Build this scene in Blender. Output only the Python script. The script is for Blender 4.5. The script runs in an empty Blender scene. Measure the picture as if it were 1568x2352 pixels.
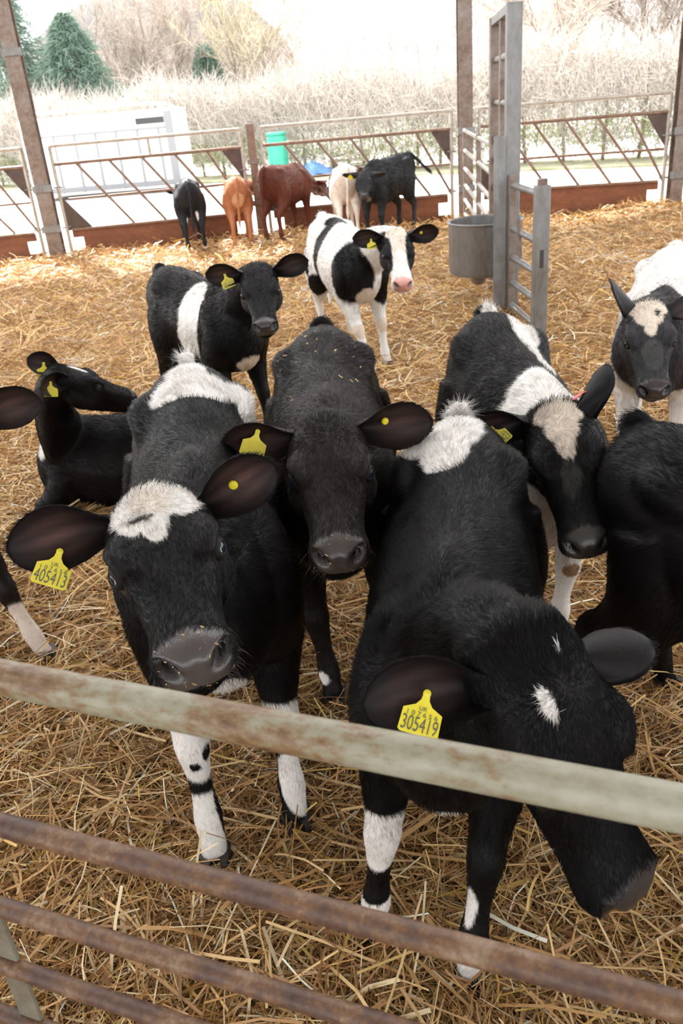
import bpy, bmesh, math, random
import numpy as np
from mathutils import Vector, Matrix

random.seed(7); RNG = np.random.default_rng(11)
scene = bpy.context.scene
COL = scene.collection
FUR = 1.0            # fur strand density factor
STRAW = 1.0          # straw density factor

# ------------------------------------------------------------------ camera
PITCH, ROLL, EYE, FPX = math.radians(26.4), math.radians(5.0), 1.67, 1880.0
_F = np.array([0, math.cos(PITCH), -math.sin(PITCH)])
_U0 = np.array([0, math.sin(PITCH), math.cos(PITCH)]); _R0 = np.array([1.0, 0, 0])
_EX = math.cos(ROLL)*_R0 - math.sin(ROLL)*_U0
_UP = math.sin(ROLL)*_R0 + math.cos(ROLL)*_U0
_C = np.array([0, 0, EYE])
cam_d = bpy.data.cameras.new('camera'); cam = bpy.data.objects.new('camera', cam_d); COL.objects.link(cam)
cam.matrix_world = Matrix(((_EX[0], _UP[0], -_F[0], 0), (_EX[1], _UP[1], -_F[1], 0), (_EX[2], _UP[2], -_F[2], EYE), (0, 0, 0, 1)))
cam_d.sensor_fit = 'VERTICAL'; cam_d.sensor_height = 23.5; cam_d.lens = FPX*23.5/2352
cam_d.clip_start = .05; cam_d.clip_end = 400
cam_d.dof.use_dof = True; cam_d.dof.focus_distance = 1.75; cam_d.dof.aperture_fstop = 5.0
scene.camera = cam

# ------------------------------------------------------------------ world, sun, exposure
world = bpy.data.worlds.new('world'); scene.world = world; world.use_nodes = True
bg = world.node_tree.nodes['Background']
bg.inputs[0].default_value = (0.96, 0.97, 1.0, 1); bg.inputs[1].default_value = 1.5
sun_d = bpy.data.lights.new('sun', 'SUN'); sun = bpy.data.objects.new('sun', sun_d); COL.objects.link(sun)
sun_d.energy = 9.0; sun_d.angle = math.radians(1.2); sun_d.color = (1.0, 0.96, 0.9)
sun.rotation_euler = Vector((0.35, -0.62, -0.78)).to_track_quat('-Z', 'Y').to_euler()
sun.location = (-6, 20, 14)
scene.view_settings.view_transform = 'Standard'; scene.view_settings.look = 'None'
scene.view_settings.gamma = 1.0; scene.view_settings.use_curve_mapping = False
scene.view_settings.exposure = 1.22
scene.cycles.max_bounces = 5; scene.cycles.diffuse_bounces = 3; scene.cycles.glossy_bounces = 2
scene.cycles.transmission_bounces = 2; scene.cycles.transparent_max_bounces = 4
scene.cycles.sample_clamp_indirect = 6.0
scene.cycles_curves.shape = 'RIBBONS'; scene.cycles_curves.subdivisions = 1

# ------------------------------------------------------------------ helpers
def tag(o, label=None, cat=None, group=None, kind=None):
    if label: o['label'] = label
    if cat: o['category'] = cat
    if group: o['group'] = group
    if kind: o['kind'] = kind
    return o
def empty(name, loc=(0, 0, 0), rz=0.0):
    o = bpy.data.objects.new(name, None); COL.objects.link(o)
    o.location = loc; o.rotation_euler = (0, 0, rz); o.empty_display_size = .1
    return o
def link(name, me, mat=None, parent=None, smooth=False):
    o = bpy.data.objects.new(name, me); COL.objects.link(o)
    if mat is not None and not me.materials: me.materials.append(mat)
    if parent is not None: o.parent = parent
    if smooth: me.polygons.foreach_set('use_smooth', np.ones(len(me.polygons), bool))
    return o
def from_np(name, V, Fq):
    V = np.asarray(V, np.float32); Fq = np.asarray(Fq, np.int32)
    me = bpy.data.meshes.new(name); n, k = Fq.shape
    me.vertices.add(len(V)); me.vertices.foreach_set('co', V.ravel())
    me.loops.add(n*k); me.loops.foreach_set('vertex_index', Fq.ravel())
    me.polygons.add(n); me.polygons.foreach_set('loop_start', np.arange(0, n*k, k, dtype=np.int32))
    me.polygons.foreach_set('loop_total', np.full(n, k, np.int32)); me.update(calc_edges=True)
    return me

class MB:
    """collects simple shapes; build() links them as one mesh object"""
    def __init__(s): s.bm = bmesh.new()
    def box(s, c, size, rot=None, bevel=0.0):
        m = Matrix.Translation(c)
        if rot is not None: m = m @ rot.to_4x4()
        r = bmesh.ops.create_cube(s.bm, size=1.0, matrix=m @ Matrix.Diagonal((*size, 1)))
        if bevel:
            es = list({e for v in r['verts'] for e in v.link_edges})
            bmesh.ops.bevel(s.bm, geom=es, offset=bevel, segments=2, affect='EDGES', profile=.5)
        return s
    def bar(s, a, b, w, h, up=(0, 0, 1), bevel=0.0):
        a, b = Vector(a), Vector(b); d = (b-a); L = d.length; d.normalize()
        u = Vector(up); sd = u.cross(d)
        if sd.length < 1e-5: sd = Vector((1, 0, 0)).cross(d)
        sd.normalize(); u = d.cross(sd)
        return s.box((a+b)/2, (L, w, h), Matrix((d, sd, u)).transposed(), bevel)
    def tube(s, pts, r, n=12, caps=True):
        pts = [Vector(p) for p in pts]
        rs = r if isinstance(r, (list, tuple)) else [r]*len(pts)
        rings = []; side = None
        for i, p in enumerate(pts):
            d = (pts[min(i+1, len(pts)-1)]-pts[max(i-1, 0)]).normalized()
            if side is None: side = d.orthogonal().normalized()
            side = (side - d*side.dot(d)).normalized(); up = d.cross(side)
            rings.append([s.bm.verts.new(p+(side*math.cos(t)+up*math.sin(t))*rs[i]) for t in [2*math.pi*k/n for k in range(n)]])
        for a, b in zip(rings, rings[1:]):
            for k in range(n): s.bm.faces.new((a[k], a[(k+1) % n], b[(k+1) % n], b[k]))
        if caps: s.bm.faces.new(rings[0][::-1]); s.bm.faces.new(rings[-1])
        return s
    def prism(s, poly, off):
        """flat polygon (3D points) given thickness along off"""
        off = Vector(off); a = [s.bm.verts.new(p) for p in poly]; b = [s.bm.verts.new(Vector(p)+off) for p in poly]
        s.bm.faces.new(a); s.bm.faces.new(b[::-1]); n = len(a)
        for k in range(n): s.bm.faces.new((a[k], b[k], b[(k+1) % n], a[(k+1) % n]))
        return s
    def lathe(s, prof, c=(0, 0, 0), n=40):
        rings = [[s.bm.verts.new((c[0]+r*math.cos(2*math.pi*k/n), c[1]+r*math.sin(2*math.pi*k/n), c[2]+z)) for k in range(n)] for r, z in prof]
        for a, b in zip(rings, rings[1:]):
            for k in range(n): s.bm.faces.new((a[k], a[(k+1) % n], b[(k+1) % n], b[k]))
        s.bm.faces.new(rings[0][::-1]); s.bm.faces.new(rings[-1])
        return s
    def build(s, name, mat, parent=None, smooth=False):
        bmesh.ops.recalc_face_normals(s.bm, faces=s.bm.faces)
        me = bpy.data.meshes.new(name); s.bm.to_mesh(me); s.bm.free()
        o = link(name, me, mat, parent)
        if smooth:
            me.polygons.foreach_set('use_smooth', np.ones(len(me.polygons), bool))
            try: me.set_sharp_from_angle(angle=math.radians(40))
            except Exception: pass
        return o

# ------------------------------------------------------------------ materials
def new_mat(name):
    m = bpy.data.materials.new(name); m.use_nodes = True
    nt = m.node_tree; return m, nt, nt.nodes['Principled BSDF']
def N(nt, t, **kw):
    n = nt.nodes.new(t)
    for k, v in kw.items():
        if k in n.inputs.keys(): n.inputs[k].default_value = v
        else: setattr(n, k, v)
    return n
def ramp(nt, fac, stops):
    r = nt.nodes.new('ShaderNodeValToRGB'); e = r.color_ramp.elements
    while len(e) < len(stops): e.new(.5)
    for el, (p, c) in zip(e, stops): el.position = p; el.color = (*c, 1)
    nt.links.new(fac, r.inputs[0]); return r.outputs[0]
def noise_mat(name, stops, scale=6.0, detail=6.0, rough=.6, metal=0.0, bump=.15, scale2=None, stretch=None, spec=.5, bump_scale=None):
    m, nt, b = new_mat(name)
    tc = N(nt, 'ShaderNodeTexCoord'); mp = N(nt, 'ShaderNodeMapping')
    if stretch: mp.inputs['Scale'].default_value = stretch
    nt.links.new(tc.outputs['Object'], mp.inputs[0])
    n1 = N(nt, 'ShaderNodeTexNoise', Scale=scale, Detail=detail, Roughness=.62); nt.links.new(mp.outputs[0], n1.inputs['Vector'])
    fac = n1.outputs['Fac']
    if scale2:
        n2 = N(nt, 'ShaderNodeTexNoise', Scale=scale2, Detail=4.0, Roughness=.7); nt.links.new(mp.outputs[0], n2.inputs['Vector'])
        mx = N(nt, 'ShaderNodeMix', Factor=.4); nt.links.new(fac, mx.inputs[2]); nt.links.new(n2.outputs['Fac'], mx.inputs[3]); fac = mx.outputs[0]
    nt.links.new(ramp(nt, fac, stops), b.inputs['Base Color'])
    b.inputs['Roughness'].default_value = rough; b.inputs['Metallic'].default_value = metal
    b.inputs['Specular IOR Level'].default_value = spec
    if bump:
        n3 = N(nt, 'ShaderNodeTexNoise', Scale=bump_scale or scale*6, Detail=3.0); nt.links.new(mp.outputs[0], n3.inputs['Vector'])
        bp = N(nt, 'ShaderNodeBump', Strength=bump, Distance=.01); nt.links.new(n3.outputs['Fac'], bp.inputs['Height']); nt.links.new(bp.outputs[0], b.inputs['Normal'])
    return m
def plain_mat(name, col, rough=.5, metal=0.0, spec=.5):
    m, nt, b = new_mat(name); b.inputs['Base Color'].default_value = (*col, 1)
    b.inputs['Roughness'].default_value = rough; b.inputs['Metallic'].default_value = metal; b.inputs['Specular IOR Level'].default_value = spec
    return m
def attr_mat(name, attr='coat', rough=.5, spec=.5, skin=False, bump=0.0):
    m, nt, b = new_mat(name)
    a = N(nt, 'ShaderNodeAttribute', attribute_name=attr); nt.links.new(a.outputs['Color'], b.inputs['Base Color'])
    b.inputs['Roughness'].default_value = rough; b.inputs['Specular IOR Level'].default_value = spec
    if skin:
        a2 = N(nt, 'ShaderNodeAttribute', attribute_name='skin')
        ms = N(nt, 'ShaderNodeMapRange'); ms.inputs['To Min'].default_value = spec; ms.inputs['To Max'].default_value = .6
        nt.links.new(a2.outputs['Fac'], ms.inputs['Value']); nt.links.new(ms.outputs[0], b.inputs['Specular IOR Level'])
        mr = N(nt, 'ShaderNodeMapRange'); mr.inputs['To Min'].default_value = rough; mr.inputs['To Max'].default_value = .27
        nt.links.new(a2.outputs['Fac'], mr.inputs['Value']); nt.links.new(mr.outputs[0], b.inputs['Roughness'])
        tc = N(nt, 'ShaderNodeTexCoord'); n3 = N(nt, 'ShaderNodeTexNoise', Scale=260.0, Detail=2.0); nt.links.new(tc.outputs['Object'], n3.inputs['Vector'])
        bp = N(nt, 'ShaderNodeBump', Strength=.25, Distance=.002); nt.links.new(n3.outputs['Fac'], bp.inputs['Height']); nt.links.new(bp.outputs[0], b.inputs['Normal'])
    return m

M = {}
M['rail_paint'] = noise_mat('pale_green_rusty_tube', [(.36, (.10, .046, .02)), (.45, (.21, .13, .065)), (.51, (.27, .25, .175)), (.62, (.34, .33, .255))], 9.0, 10, .42, 0, .06, 60.0, stretch=(.6, 1.2, 1.2))
M['rail_rust'] = noise_mat('rusty_tube', [(.33, (.045, .022, .016)), (.46, (.095, .050, .034)), (.54, (.16, .080, .036)), (.66, (.26, .18, .12))], 14.0, 12, .5, 0, .15, 120.0)
M['brace'] = noise_mat('weathered_flat_steel', [(.3, (.10, .065, .04)), (.5, (.21, .19, .14)), (.7, (.30, .28, .22))], 8, 8, .5, .2, .1, 40.0)
M['galv'] = noise_mat('galvanised_steel', [(.30, (.11, .075, .05)), (.43, (.18, .17, .16)), (.7, (.28, .29, .30))], 7.0, 8, .42, .35, .04, 30.0, stretch=(1, 1, .4))
M['galv_rust'] = noise_mat('rust_stained_steel', [(.32, (.11, .062, .04)), (.5, (.20, .15, .12)), (.7, (.29, .27, .25))], 6.0, 8, .5, .25, .06, 30.0)
M['rust_board'] = noise_mat('rusty_sheet', [(.3, (.10, .032, .014)), (.5, (.17, .055, .02)), (.7, (.27, .10, .04))], 3.0, 8, .6, 0, .1, 14.0, stretch=(1, 1, 2.2))
M['fence_bar'] = noise_mat('brown_fence_tube', [(.3, (.12, .06, .035)), (.55, (.22, .14, .10)), (.75, (.36, .30, .26))], 8.0, 6, .45, .2, .05, 30.0)
M['fence_top'] = noise_mat('galvanised_fence_tube', [(.3, (.26, .19, .14)), (.5, (.42, .38, .33)), (.75, (.52, .50, .47))], 8.0, 6, .42, .3, .05, 30.0)
M['gusset'] = noise_mat('dark_brown_plate', [(.3, (.045, .028, .02)), (.7, (.10, .06, .045))], 8.0, 6, .55, 0, .05)
M['concrete'] = noise_mat('pale_concrete', [(.3, (.50, .49, .47)), (.7, (.66, .65, .62))], .8, 8, .8, 0, .1, 6.0)
M['verge'] = noise_mat('grass_verge', [(.35, (.22, .26, .10)), (.5, (.38, .37, .24)), (.65, (.5, .48, .42))], 2.0, 8, .9, 0, .4, 20.0)
M['hill'] = noise_mat('far_hill_wood', [(.3, (.035, .030, .027)), (.6, (.052, .045, .040)), (.8, (.07, .06, .053))], .25, 8, .95, 0, 0, 2.0)
M['roof'] = noise_mat('grey_roof_sheet', [(.3, (.42, .42, .41)), (.7, (.55, .55, .54))], 1.0, 4, .7, 0, .05)
_m, _nt, _b = new_mat('added_translucent_sheet'); _nt.nodes.remove(_b); _t = N(_nt, 'ShaderNodeBsdfTranslucent'); _t.inputs[0].default_value = (.64, .645, .66, 1)
_nt.links.new(_t.outputs[0], _nt.nodes['Material Output'].inputs[0]); M['added_roof_light'] = _m
M['floor'] = noise_mat('trodden_straw', [(.3, (.13, .066, .025)), (.5, (.25, .135, .05)), (.68, (.38, .23, .095))], 20.0, 10, .75, 0, .8, 70.0, bump_scale=45.0)
M['straw'] = attr_mat('straw_stalk', 'coat', .42, .45)
M['hide'] = attr_mat('calf_hide', 'coat', .50, .18, skin=True)
M['fur'] = attr_mat('calf_fur', 'coat', .36, .11)
M['twig'] = attr_mat('bare_twig', 'coat', .8, .2)
M['eye'] = plain_mat('wet_dark_eye', (.008, .013, .020), .06, 0, .45)
M['lid'] = plain_mat('dark_eyelid', (.009, .0075, .007), .6, 0, .2)
M['sclera'] = plain_mat('eye_white', (.55, .48, .46), .15)
M['hoof'] = noise_mat('dark_hoof', [(.3, (.02, .017, .015)), (.7, (.05, .04, .035))], 30, 4, .5, 0, .1)
M['tag'] = noise_mat('yellow_tag_plastic', [(.3, (.72, .60, .02)), (.7, (.80, .69, .04))], 30, 3, .38, 0, .02)
M['tag_pink'] = plain_mat('red_tag_plastic', (.75, .10, .12), .4)
M['ink'] = plain_mat('grey_tag_print', (.10, .105, .06), .5)
M['trailer'] = noise_mat('white_trailer_panel', [(.3, (.72, .73, .74)), (.7, (.80, .80, .80))], 1.5, 4, .4, 0, .02)
M['trailer_grey'] = plain_mat('aluminium_trim', (.22, .225, .235), .4, 0)
M['dark'] = plain_mat('dark_opening', (.05, .05, .05), .8)
M['rubber'] = plain_mat('black_rubber', (.02, .02, .02), .7)
M['green_plastic'] = noise_mat('green_plastic', [(.3, (.03, .30, .20)), (.7, (.05, .40, .27))], 3, 4, .4, 0, .02)
M['blue_sheet'] = noise_mat('blue_sheet', [(.35, (.05, .16, .50)), (.6, (.16, .30, .62)), (.75, (.55, .60, .68))], 3, 4, .45, 0, .1)
M['pale_wood'] = noise_mat('weathered_pallet_wood', [(.3, (.34, .28, .21)), (.7, (.50, .44, .36))], 5, 6, .8, 0, .1, stretch=(1, 6, 6))
M['bark'] = noise_mat('grey_bark', [(.3, (.16, .12, .09)), (.7, (.30, .25, .19))], 10, 6, .9, 0, .3)

# smooth numpy noise
def snoise(P, f, seed=0):
    r = np.random.default_rng(seed); out = 0
    P = np.asarray(P, float)
    for k in range(5):
        d = r.normal(size=(P.shape[-1], 3)); d /= np.linalg.norm(d, axis=0)
        w = f*(.7+.35*k); ph = r.uniform(0, 6.28, 3)
        out = out + np.sin(P @ d[:, 0]*w+ph[0]+1.7*np.sin(P @ d[:, 1]*w*.6+ph[1]))*(1/(1+.45*k))
    return out/2.6
def ground(x, y):
    P = np.stack([np.asarray(x, float), np.asarray(y, float)], -1)
    far = np.clip((P[..., 1]-3)/6, 0, 1)
    h = (.012+.035*far)*snoise(P, 2.3, 3) + (.009+.038*far)*snoise(P, 7.0, 4)+(.004+.020*far)*snoise(P, 15.0, 6)
    h = h + .05*np.clip((P[..., 1]-10.2)/1.5, 0, 1)*np.clip((12.4-P[..., 1])/.7, 0, 1)
    return h

# ------------------------------------------------------------------ structure
gx = np.linspace(-11, 11, 220); gy = np.concatenate([np.linspace(-1.5, 5, 150), np.linspace(5.1, 13.0, 110)])
X, Y = np.meshgrid(gx, gy); Z = ground(X, Y)-.012
idx = np.arange(X.size).reshape(X.shape)
Fq = np.stack([idx[:-1, :-1], idx[:-1, 1:], idx[1:, 1:], idx[1:, :-1]], -1).reshape(-1, 4)
o = link('floor', from_np('floor', np.stack([X, Y, Z], -1).reshape(-1, 3), Fq), M['floor'], smooth=True)
tag(o, 'trodden straw floor of the cattle shed', kind='structure')
o = MB().box((0, 32, -.20), (120, 95, .3)).build('ground', M['concrete']); tag(o, 'pale concrete yard beyond the shed', kind='structure')
# roof: an open-sided shed, eave skewed to shape the sunlit straw band; translucent strips added for light
ceil = empty('ceiling'); tag(ceil, 'sheet roof of the open shed with added translucent roof lights', kind='structure')
for y0, y1, yr, mt, nm in ((-9.0, 2.4, 2.4, 'roof', 'roof_sheet'), (2.4, 5.2, 5.2, 'added_roof_light', 'added_roof_light'), (5.2, 7.0, 7.0, 'roof', 'roof_sheet'), (7.0, 9.6, 9.6, 'added_roof_light', 'added_roof_light'), (9.6, 12.9, 16.9, 'roof', 'roof_sheet')):
    MB().prism([(-14, y0, 4.9), (14, y0, 4.9), (14, yr, 4.9), (-14, y1, 4.9)], (0, 0, .05)).build(nm, M[mt], ceil)

def i_post(name, x, y, w, h, label, z0=-.1, rz=0.0, mat='galv_rust', brackets=()):
    root = empty(name, (x, y, 0), rz); tag(root, label, 'post')
    t = .014
    m = MB(); m.box((0, 0, (h+z0)/2), (t, w*.86, h-z0)); m.build('web', M[mat], root)
    for sg in (-1, 1):
        MB().box((0, sg*w*.43, (h+z0)/2), (w, t, h-z0), bevel=.003).build('flange', M[mat], root)
    for zb in brackets:
        MB().box((0, -w*.46, zb), (w*1.25, .05, .09), bevel=.004).build('bracket', M['galv'], root)
    return root
PL, PM, PC, PR = (-3.72, 12.3), (-.80, 12.55), (2.2, 12.62), (4.98, 11.95)
i_post('steel_column', *PL, .20, 4.85, 'tall rusty steel column carrying the roof beside the trailer', brackets=(.42, .95, 2.6), rz=.05)
i_post('steel_column', *PC, .19, 4.85, 'tall steel column carrying the roof behind the hanging feed tub', brackets=(.45, 1.2))
i_post('steel_column', *PR, .17, 4.85, 'steel column carrying the roof at the end of the feed barrier, cut by the frame', brackets=(.45, 1.0))
root = empty('fence_post', (*PM, 0)); tag(root, 'short rusty fence post between two feed barriers near the green barrel', 'post')
MB().box((0, 0, .72), (.11, .09, 1.62), bevel=.004).build('upright', M['fence_bar'], root)
for zb in (.5, 1.05): MB().box((0, -.055, zb), (.16, .03, .07), bevel=.004).build('bracket', M['galv_rust'], root)

# ------------------------------------------------------------------ feed barriers (far fence)
def feed_barrier(a, b, label, seed, nb=5, x_from=0.0, x_to=1.0):
    a, b = Vector((*a, 0)), Vector((*b, 0)); d = b-a; L = d.length
    root = empty('feed_barrier', a, math.atan2(d.y, d.x)); tag(root, label, 'fence', 'diagonal feed barriers across the far side')
    zt, z2, z3, zb = 1.47, 1.24, .78, .37
    def tb(name, p, q, r, mat): MB().tube([p, q], r, 12).build(name, M[mat], root, True)
    tb('top_rail', (0, 0, zt), (L, 0, zt), .024, 'fence_top')
    tb('upper_rail', (0, 0, z2), (L, 0, z2), .024, 'fence_bar')
    tb('neck_rail', (0.1, .05, z3), (L, .05, z3), .017, 'fence_bar')
    tb('upright', (0, 0, .02), (0, 0, zt), .025, 'fence_top'); tb('upright', (L, 0, .02), (L, 0, zt), .025, 'fence_top')
    tb('stub', (L*.51, 0, z2), (L*.51, 0, zt), .022, 'fence_top')
    x0 = .30
    for k in range(nb):
        xa = x0+k*(L-.30-.36)/(nb-1)*.93
        xb = xa+.66
        if xb > L: xb = L; 
        tb('diagonal_bar', (xa, 0, z2), (xb, .0, zb), .019, 'fence_bar')
    MB().prism([(L-.30, -.008, z2), (L, -.008, z2), (L, -.008, z2-.46)], (0, .016, 0)).build('gusset_plate', M['gusset'], root)
    MB().prism([(0, -.008, .84), (.38, -.008, zb), (0, -.008, zb)], (0, .016, 0)).build('gusset_plate', M['gusset'], root)
    MB().prism([(.03, 0, -.12), (.03, 0, .10), (.20, 0, .10), (.20, 0, .27), (.06, 0, .27), (.06, 0, zb), (L-.06, 0, zb), (L-.06, 0, .27), (L-.2, 0, .27), (L-.2, 0, .10), (L-.03, 0, .10), (L-.03, 0, -.12)], (0, .02, 0)).build('kick_board', M['rust_board'], root)
    MB().box((L/2, -.012, zb+.012), (L-.14, .05, .03), bevel=.004).build('board_edge', M['fence_bar'], root)
    for xx in (0.0, L):
        for z in (.42, .95): MB().tube([(xx-.06, -.01, z), (xx+.06, -.01, z)], .014, 8).build('hinge_pin', M['galv'], root, True)
    return root
def seg(a, b, t0, t1):
    a, b = Vector(a), Vector(b); d = (b-a).normalized(); return (a+d*t0)[:], (b-d*t1)[:]
feed_barrier(*seg((-6.7, 12.15), PL, .1, .19), 'rusty diagonal feed barrier cut off by the picture edge beside the trailer', 1)
feed_barrier(*seg(PL, PM, .2, .14), 'rusty diagonal feed barrier in front of the white livestock trailer', 2)
feed_barrier(*seg(PM, PC, .14, .2), 'rusty diagonal feed barrier in front of the green barrel', 3)
feed_barrier(*seg(PC, PR, .2, .16), 'rusty diagonal feed barrier to the side of the tall steel frame', 4)
feed_barrier(*seg(PR, (7.8, 11.4), .16, .2), 'rusty diagonal feed barrier past the last steel column', 5)

# ------------------------------------------------------------------ tall frame, hurdles and feed tub inside the pen
root = empty('tall_gate_frame', (1.50, 6.60, 0)); tag(root, 'tall narrow galvanised steel gate frame standing in the straw', 'gate')
A0, A1 = Vector((0, 0, 0)), Vector((.13, 1.22, 0))
dirg = (A1-A0).normalized()
MB().box((0, 0, 1.08), (.11, .07, 2.26), bevel=.006).build('upright', M['galv'], root)
MB().box((A1.x, A1.y, 1.08), (.11, .07, 2.26), bevel=.006).build('upright', M['galv_rust'], root)
MB().box((A1.x*.55, A1.y*.55, 1.06), (.06, .05, 2.2), bevel=.006).build('middle_upright', M['galv_rust'], root)
MB().bar((0, 0, 2.18), (A1.x, A1.y, 2.18), .09, .06, bevel=.005).build('top_bar', M['galv'], root)
for z in (.35, .62, .9, 1.13, 1.3, 1.58, 1.9):
    MB().tube([(0, 0, z), (A1.x, A1.y, z)], .024, 12).build('rung', M['galv'], root, True)
MB().box((-.105, -.05, .70), (.085, .012, 1.34), bevel=.003).build('cover_plate', M['galv'], root)

root = empty('hurdle_gate', (1.51, 5.75, 0)); tag(root, 'galvanised hurdle gate with slotted end post nearest the camera', 'gate')
MB().box((0, 0, .52), (.10, .08, 1.14), bevel=.008).build('end_post', M['galv'], root)
MB().box((0, -.041, .62), (.025, .003, .12), bevel=.001).build('slot', M['dark'], root)
MB().box((0, 0, 1.10), (.06, .05, .06), bevel=.006).build('post_cap', M['galv_rust'], root)
g1 = Vector((-.02, .78, 0))
for z in (.14, .32, .51, .72, 1.03):
    MB().tube([(0, 0, z), (g1.x, g1.y, z)], .023, 12).build('rail', M['galv'], root, True)
MB().box((g1.x, g1.y, .55), (.05, .05, 1.1), bevel=.004).build('hanging_stile', M['galv_rust'], root)
MB().bar((-.03, .45, .55), (-.03, .52, .82), .02, .035, bevel=.003).build('latch', M['galv_rust'], root)

root = empty('hurdle_gate', (1.66, 7.95, 0)); tag(root, 'galvanised hurdle running back to the far steel column behind the feed tub', 'gate')
g2 = Vector((.47, 4.35, 0))
for z in (.14, .33, .53, .74, .97, 1.22):
    MB().tube([(0, 0, z), (g2.x, g2.y, z)], .023, 12).build('rail', M['fence_top'], root, True)
for t in (0.01, .45, .99): MB().box((g2.x*t, g2.y*t, .63), (.05, .04, 1.24), bevel=.004).build('stile', M['galv_rust'], root)

root = empty('feed_tub', (1.40, 7.12, 0)); tag(root, 'round galvanised feed tub hung beside the tall gate frame', 'tub')
MB().lathe([(.002, .30), (.285, .30), (.305, .33), (.305, .70), (.312, .715), (.290, .715), (.290, .36), (.27, .335), (.002, .335)], n=48).build('bowl', M['galv'], root, True)
MB().lathe([(.03, .20), (.06, .215), (.06, .26), (.09, .30)], c=(-.06, 0, 0), n=20).build('drain_fitting', M['galv_rust'], root, True)
MB().tube([(.310*math.cos(t), .310*math.sin(t), .716) for t in np.linspace(0, 2*math.pi, 49)], .009, 8).build('rim', M['galv'], root, True)
MB().bar((.22, .05, .62), (.22, .05, .2), .05, .03, bevel=.003).build('bracket', M['galv_rust'], root)

# ------------------------------------------------------------------ foreground gate
GA, GD = Vector((0, .580, 0)), Vector((.9268, -.3754, 0))
gate = empty('field_gate', GA, math.atan2(GD.y, GD.x)); tag(gate, 'pale green and rusty tubular steel field gate closest to the camera', 'gate')
def rail(z, r, mat, sag=0.0, bend=0.0):
    pts = [(t, 0.001*math.sin(t*3+z*9), z+bend*t+.001*math.sin(t*2.3+z*5)) for t in np.linspace(-1.5, 1.4, 30)]
    MB().tube(pts, r, 28).build('rail', M[mat], gate, True)
for z, r, mt in ((1.140, .0198, 'rail_paint'), (.8915, .0147, 'rail_rust'), (.7183, .0135, 'rail_rust'), (.5777, .0132, 'rail_rust'), (.4370, .0132, 'rail_rust'), (.29, .0132, 'rail_rust'), (.12, .0132, 'rail_rust')):
    rail(z, r, mt)
MB().box((-.590, .006, .395), (.040, .008, .64), bevel=.002).build('brace', M['brace'], gate)
for xx in (-1.5, 1.4): MB().tube([(xx, 0, .06), (xx, 0, 1.16)], .021, 20).build('stile', M['rail_rust'], gate, True)

# ------------------------------------------------------------------ calves
BLACK, WHITE, TAN, GREY = (.0050, .0043, .0045), (.80, .76, .71), (.70, .60, .50), (.030, .029, .031)
BRBLK, PINK = (.0115, .0082, .0072), (.62, .30, .25)

def catmull(K, n):
    K = np.asarray(K, float); P = np.vstack([2*K[0]-K[1], K, 2*K[-1]-K[-2]]); out = []
    for i in range(len(K)-1):
        a, b, c, d = P[i:i+4]
        for t in np.arange(n)/n:
            out.append(.5*((2*b)+(c-a)*t+(2*a-5*b+4*c-d)*t*t+(3*b-a-3*c+d)*t**3))
    out.append(K[-1]); return np.array(out)
class Shell:
    def __init__(s): s.V = []; s.Fq = []; s.T = []; s.n = 0
    def rings(s, R):
        R = np.asarray(R); m, k = R.shape[:2]; b = s.n
        s.V.append(R.reshape(-1, 3)); i = b+np.arange(m*k).reshape(m, k); j = np.roll(i, -1, 1)
        s.Fq.append(np.stack([i[:-1], j[:-1], j[1:], i[1:]], -1).reshape(-1, 4)); s.n += m*k
        for ring, rev in ((i[0], True), (i[-1], False)):
            s.V.append(R.reshape(m, k, 3)[0 if rev else -1].mean(0)[None]); c = s.n; s.n += 1
            nx = np.roll(ring, -1)
            s.T.append(np.stack([np.full(k, c), nx, ring] if rev else [np.full(k, c), ring, nx], -1))
    def mesh(s, name):
        V = np.concatenate(s.V); bm = bmesh.new(); vs = [bm.verts.new(v) for v in V]
        for A in s.Fq+s.T:
            for f in A.tolist(): bm.faces.new([vs[q] for q in f])
        bmesh.ops.recalc_face_normals(bm, faces=bm.faces)
        me = bpy.data.meshes.new(name); bm.to_mesh(me); bm.free(); return me
TH = np.linspace(0, 2*np.pi, 28, endpoint=False)
def section(c, side, up, hw, ht, hb, ex=2.2, jaw=0.0, roof=0.0):
    cs, sn = np.cos(TH), np.sin(TH)
    x = np.sign(cs)*np.abs(cs)**(2/ex); z = np.sign(sn)*np.abs(sn)**(2/ex)
    w = hw*(1-jaw*np.clip(-z, 0, 1)**1.3)*(1-roof*np.clip(z, 0, 1)**1.5)
    h = np.where(z >= 0, ht, hb)
    return c+np.outer(x*w, side)+np.outer(z*h, up)
def limb(sh, pts, rad, n=4, flat=1.0, axis=(0, 1, 0)):
    K = catmull(np.column_stack([pts, rad]), n); P, r = K[:, :3], K[:, 3]
    D = np.gradient(P, axis=0); D /= np.linalg.norm(D, axis=1)[:, None]; ax = np.array(axis, float); R = []
    for p, d, rr in zip(P, D, r):
        s = ax-d*(ax@d); s /= np.linalg.norm(s); u = np.cross(d, s)
        R.append(p+np.outer(np.cos(TH)*rr*flat, s)+np.outer(np.sin(TH)*rr, u))
    sh.rings(R)
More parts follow.
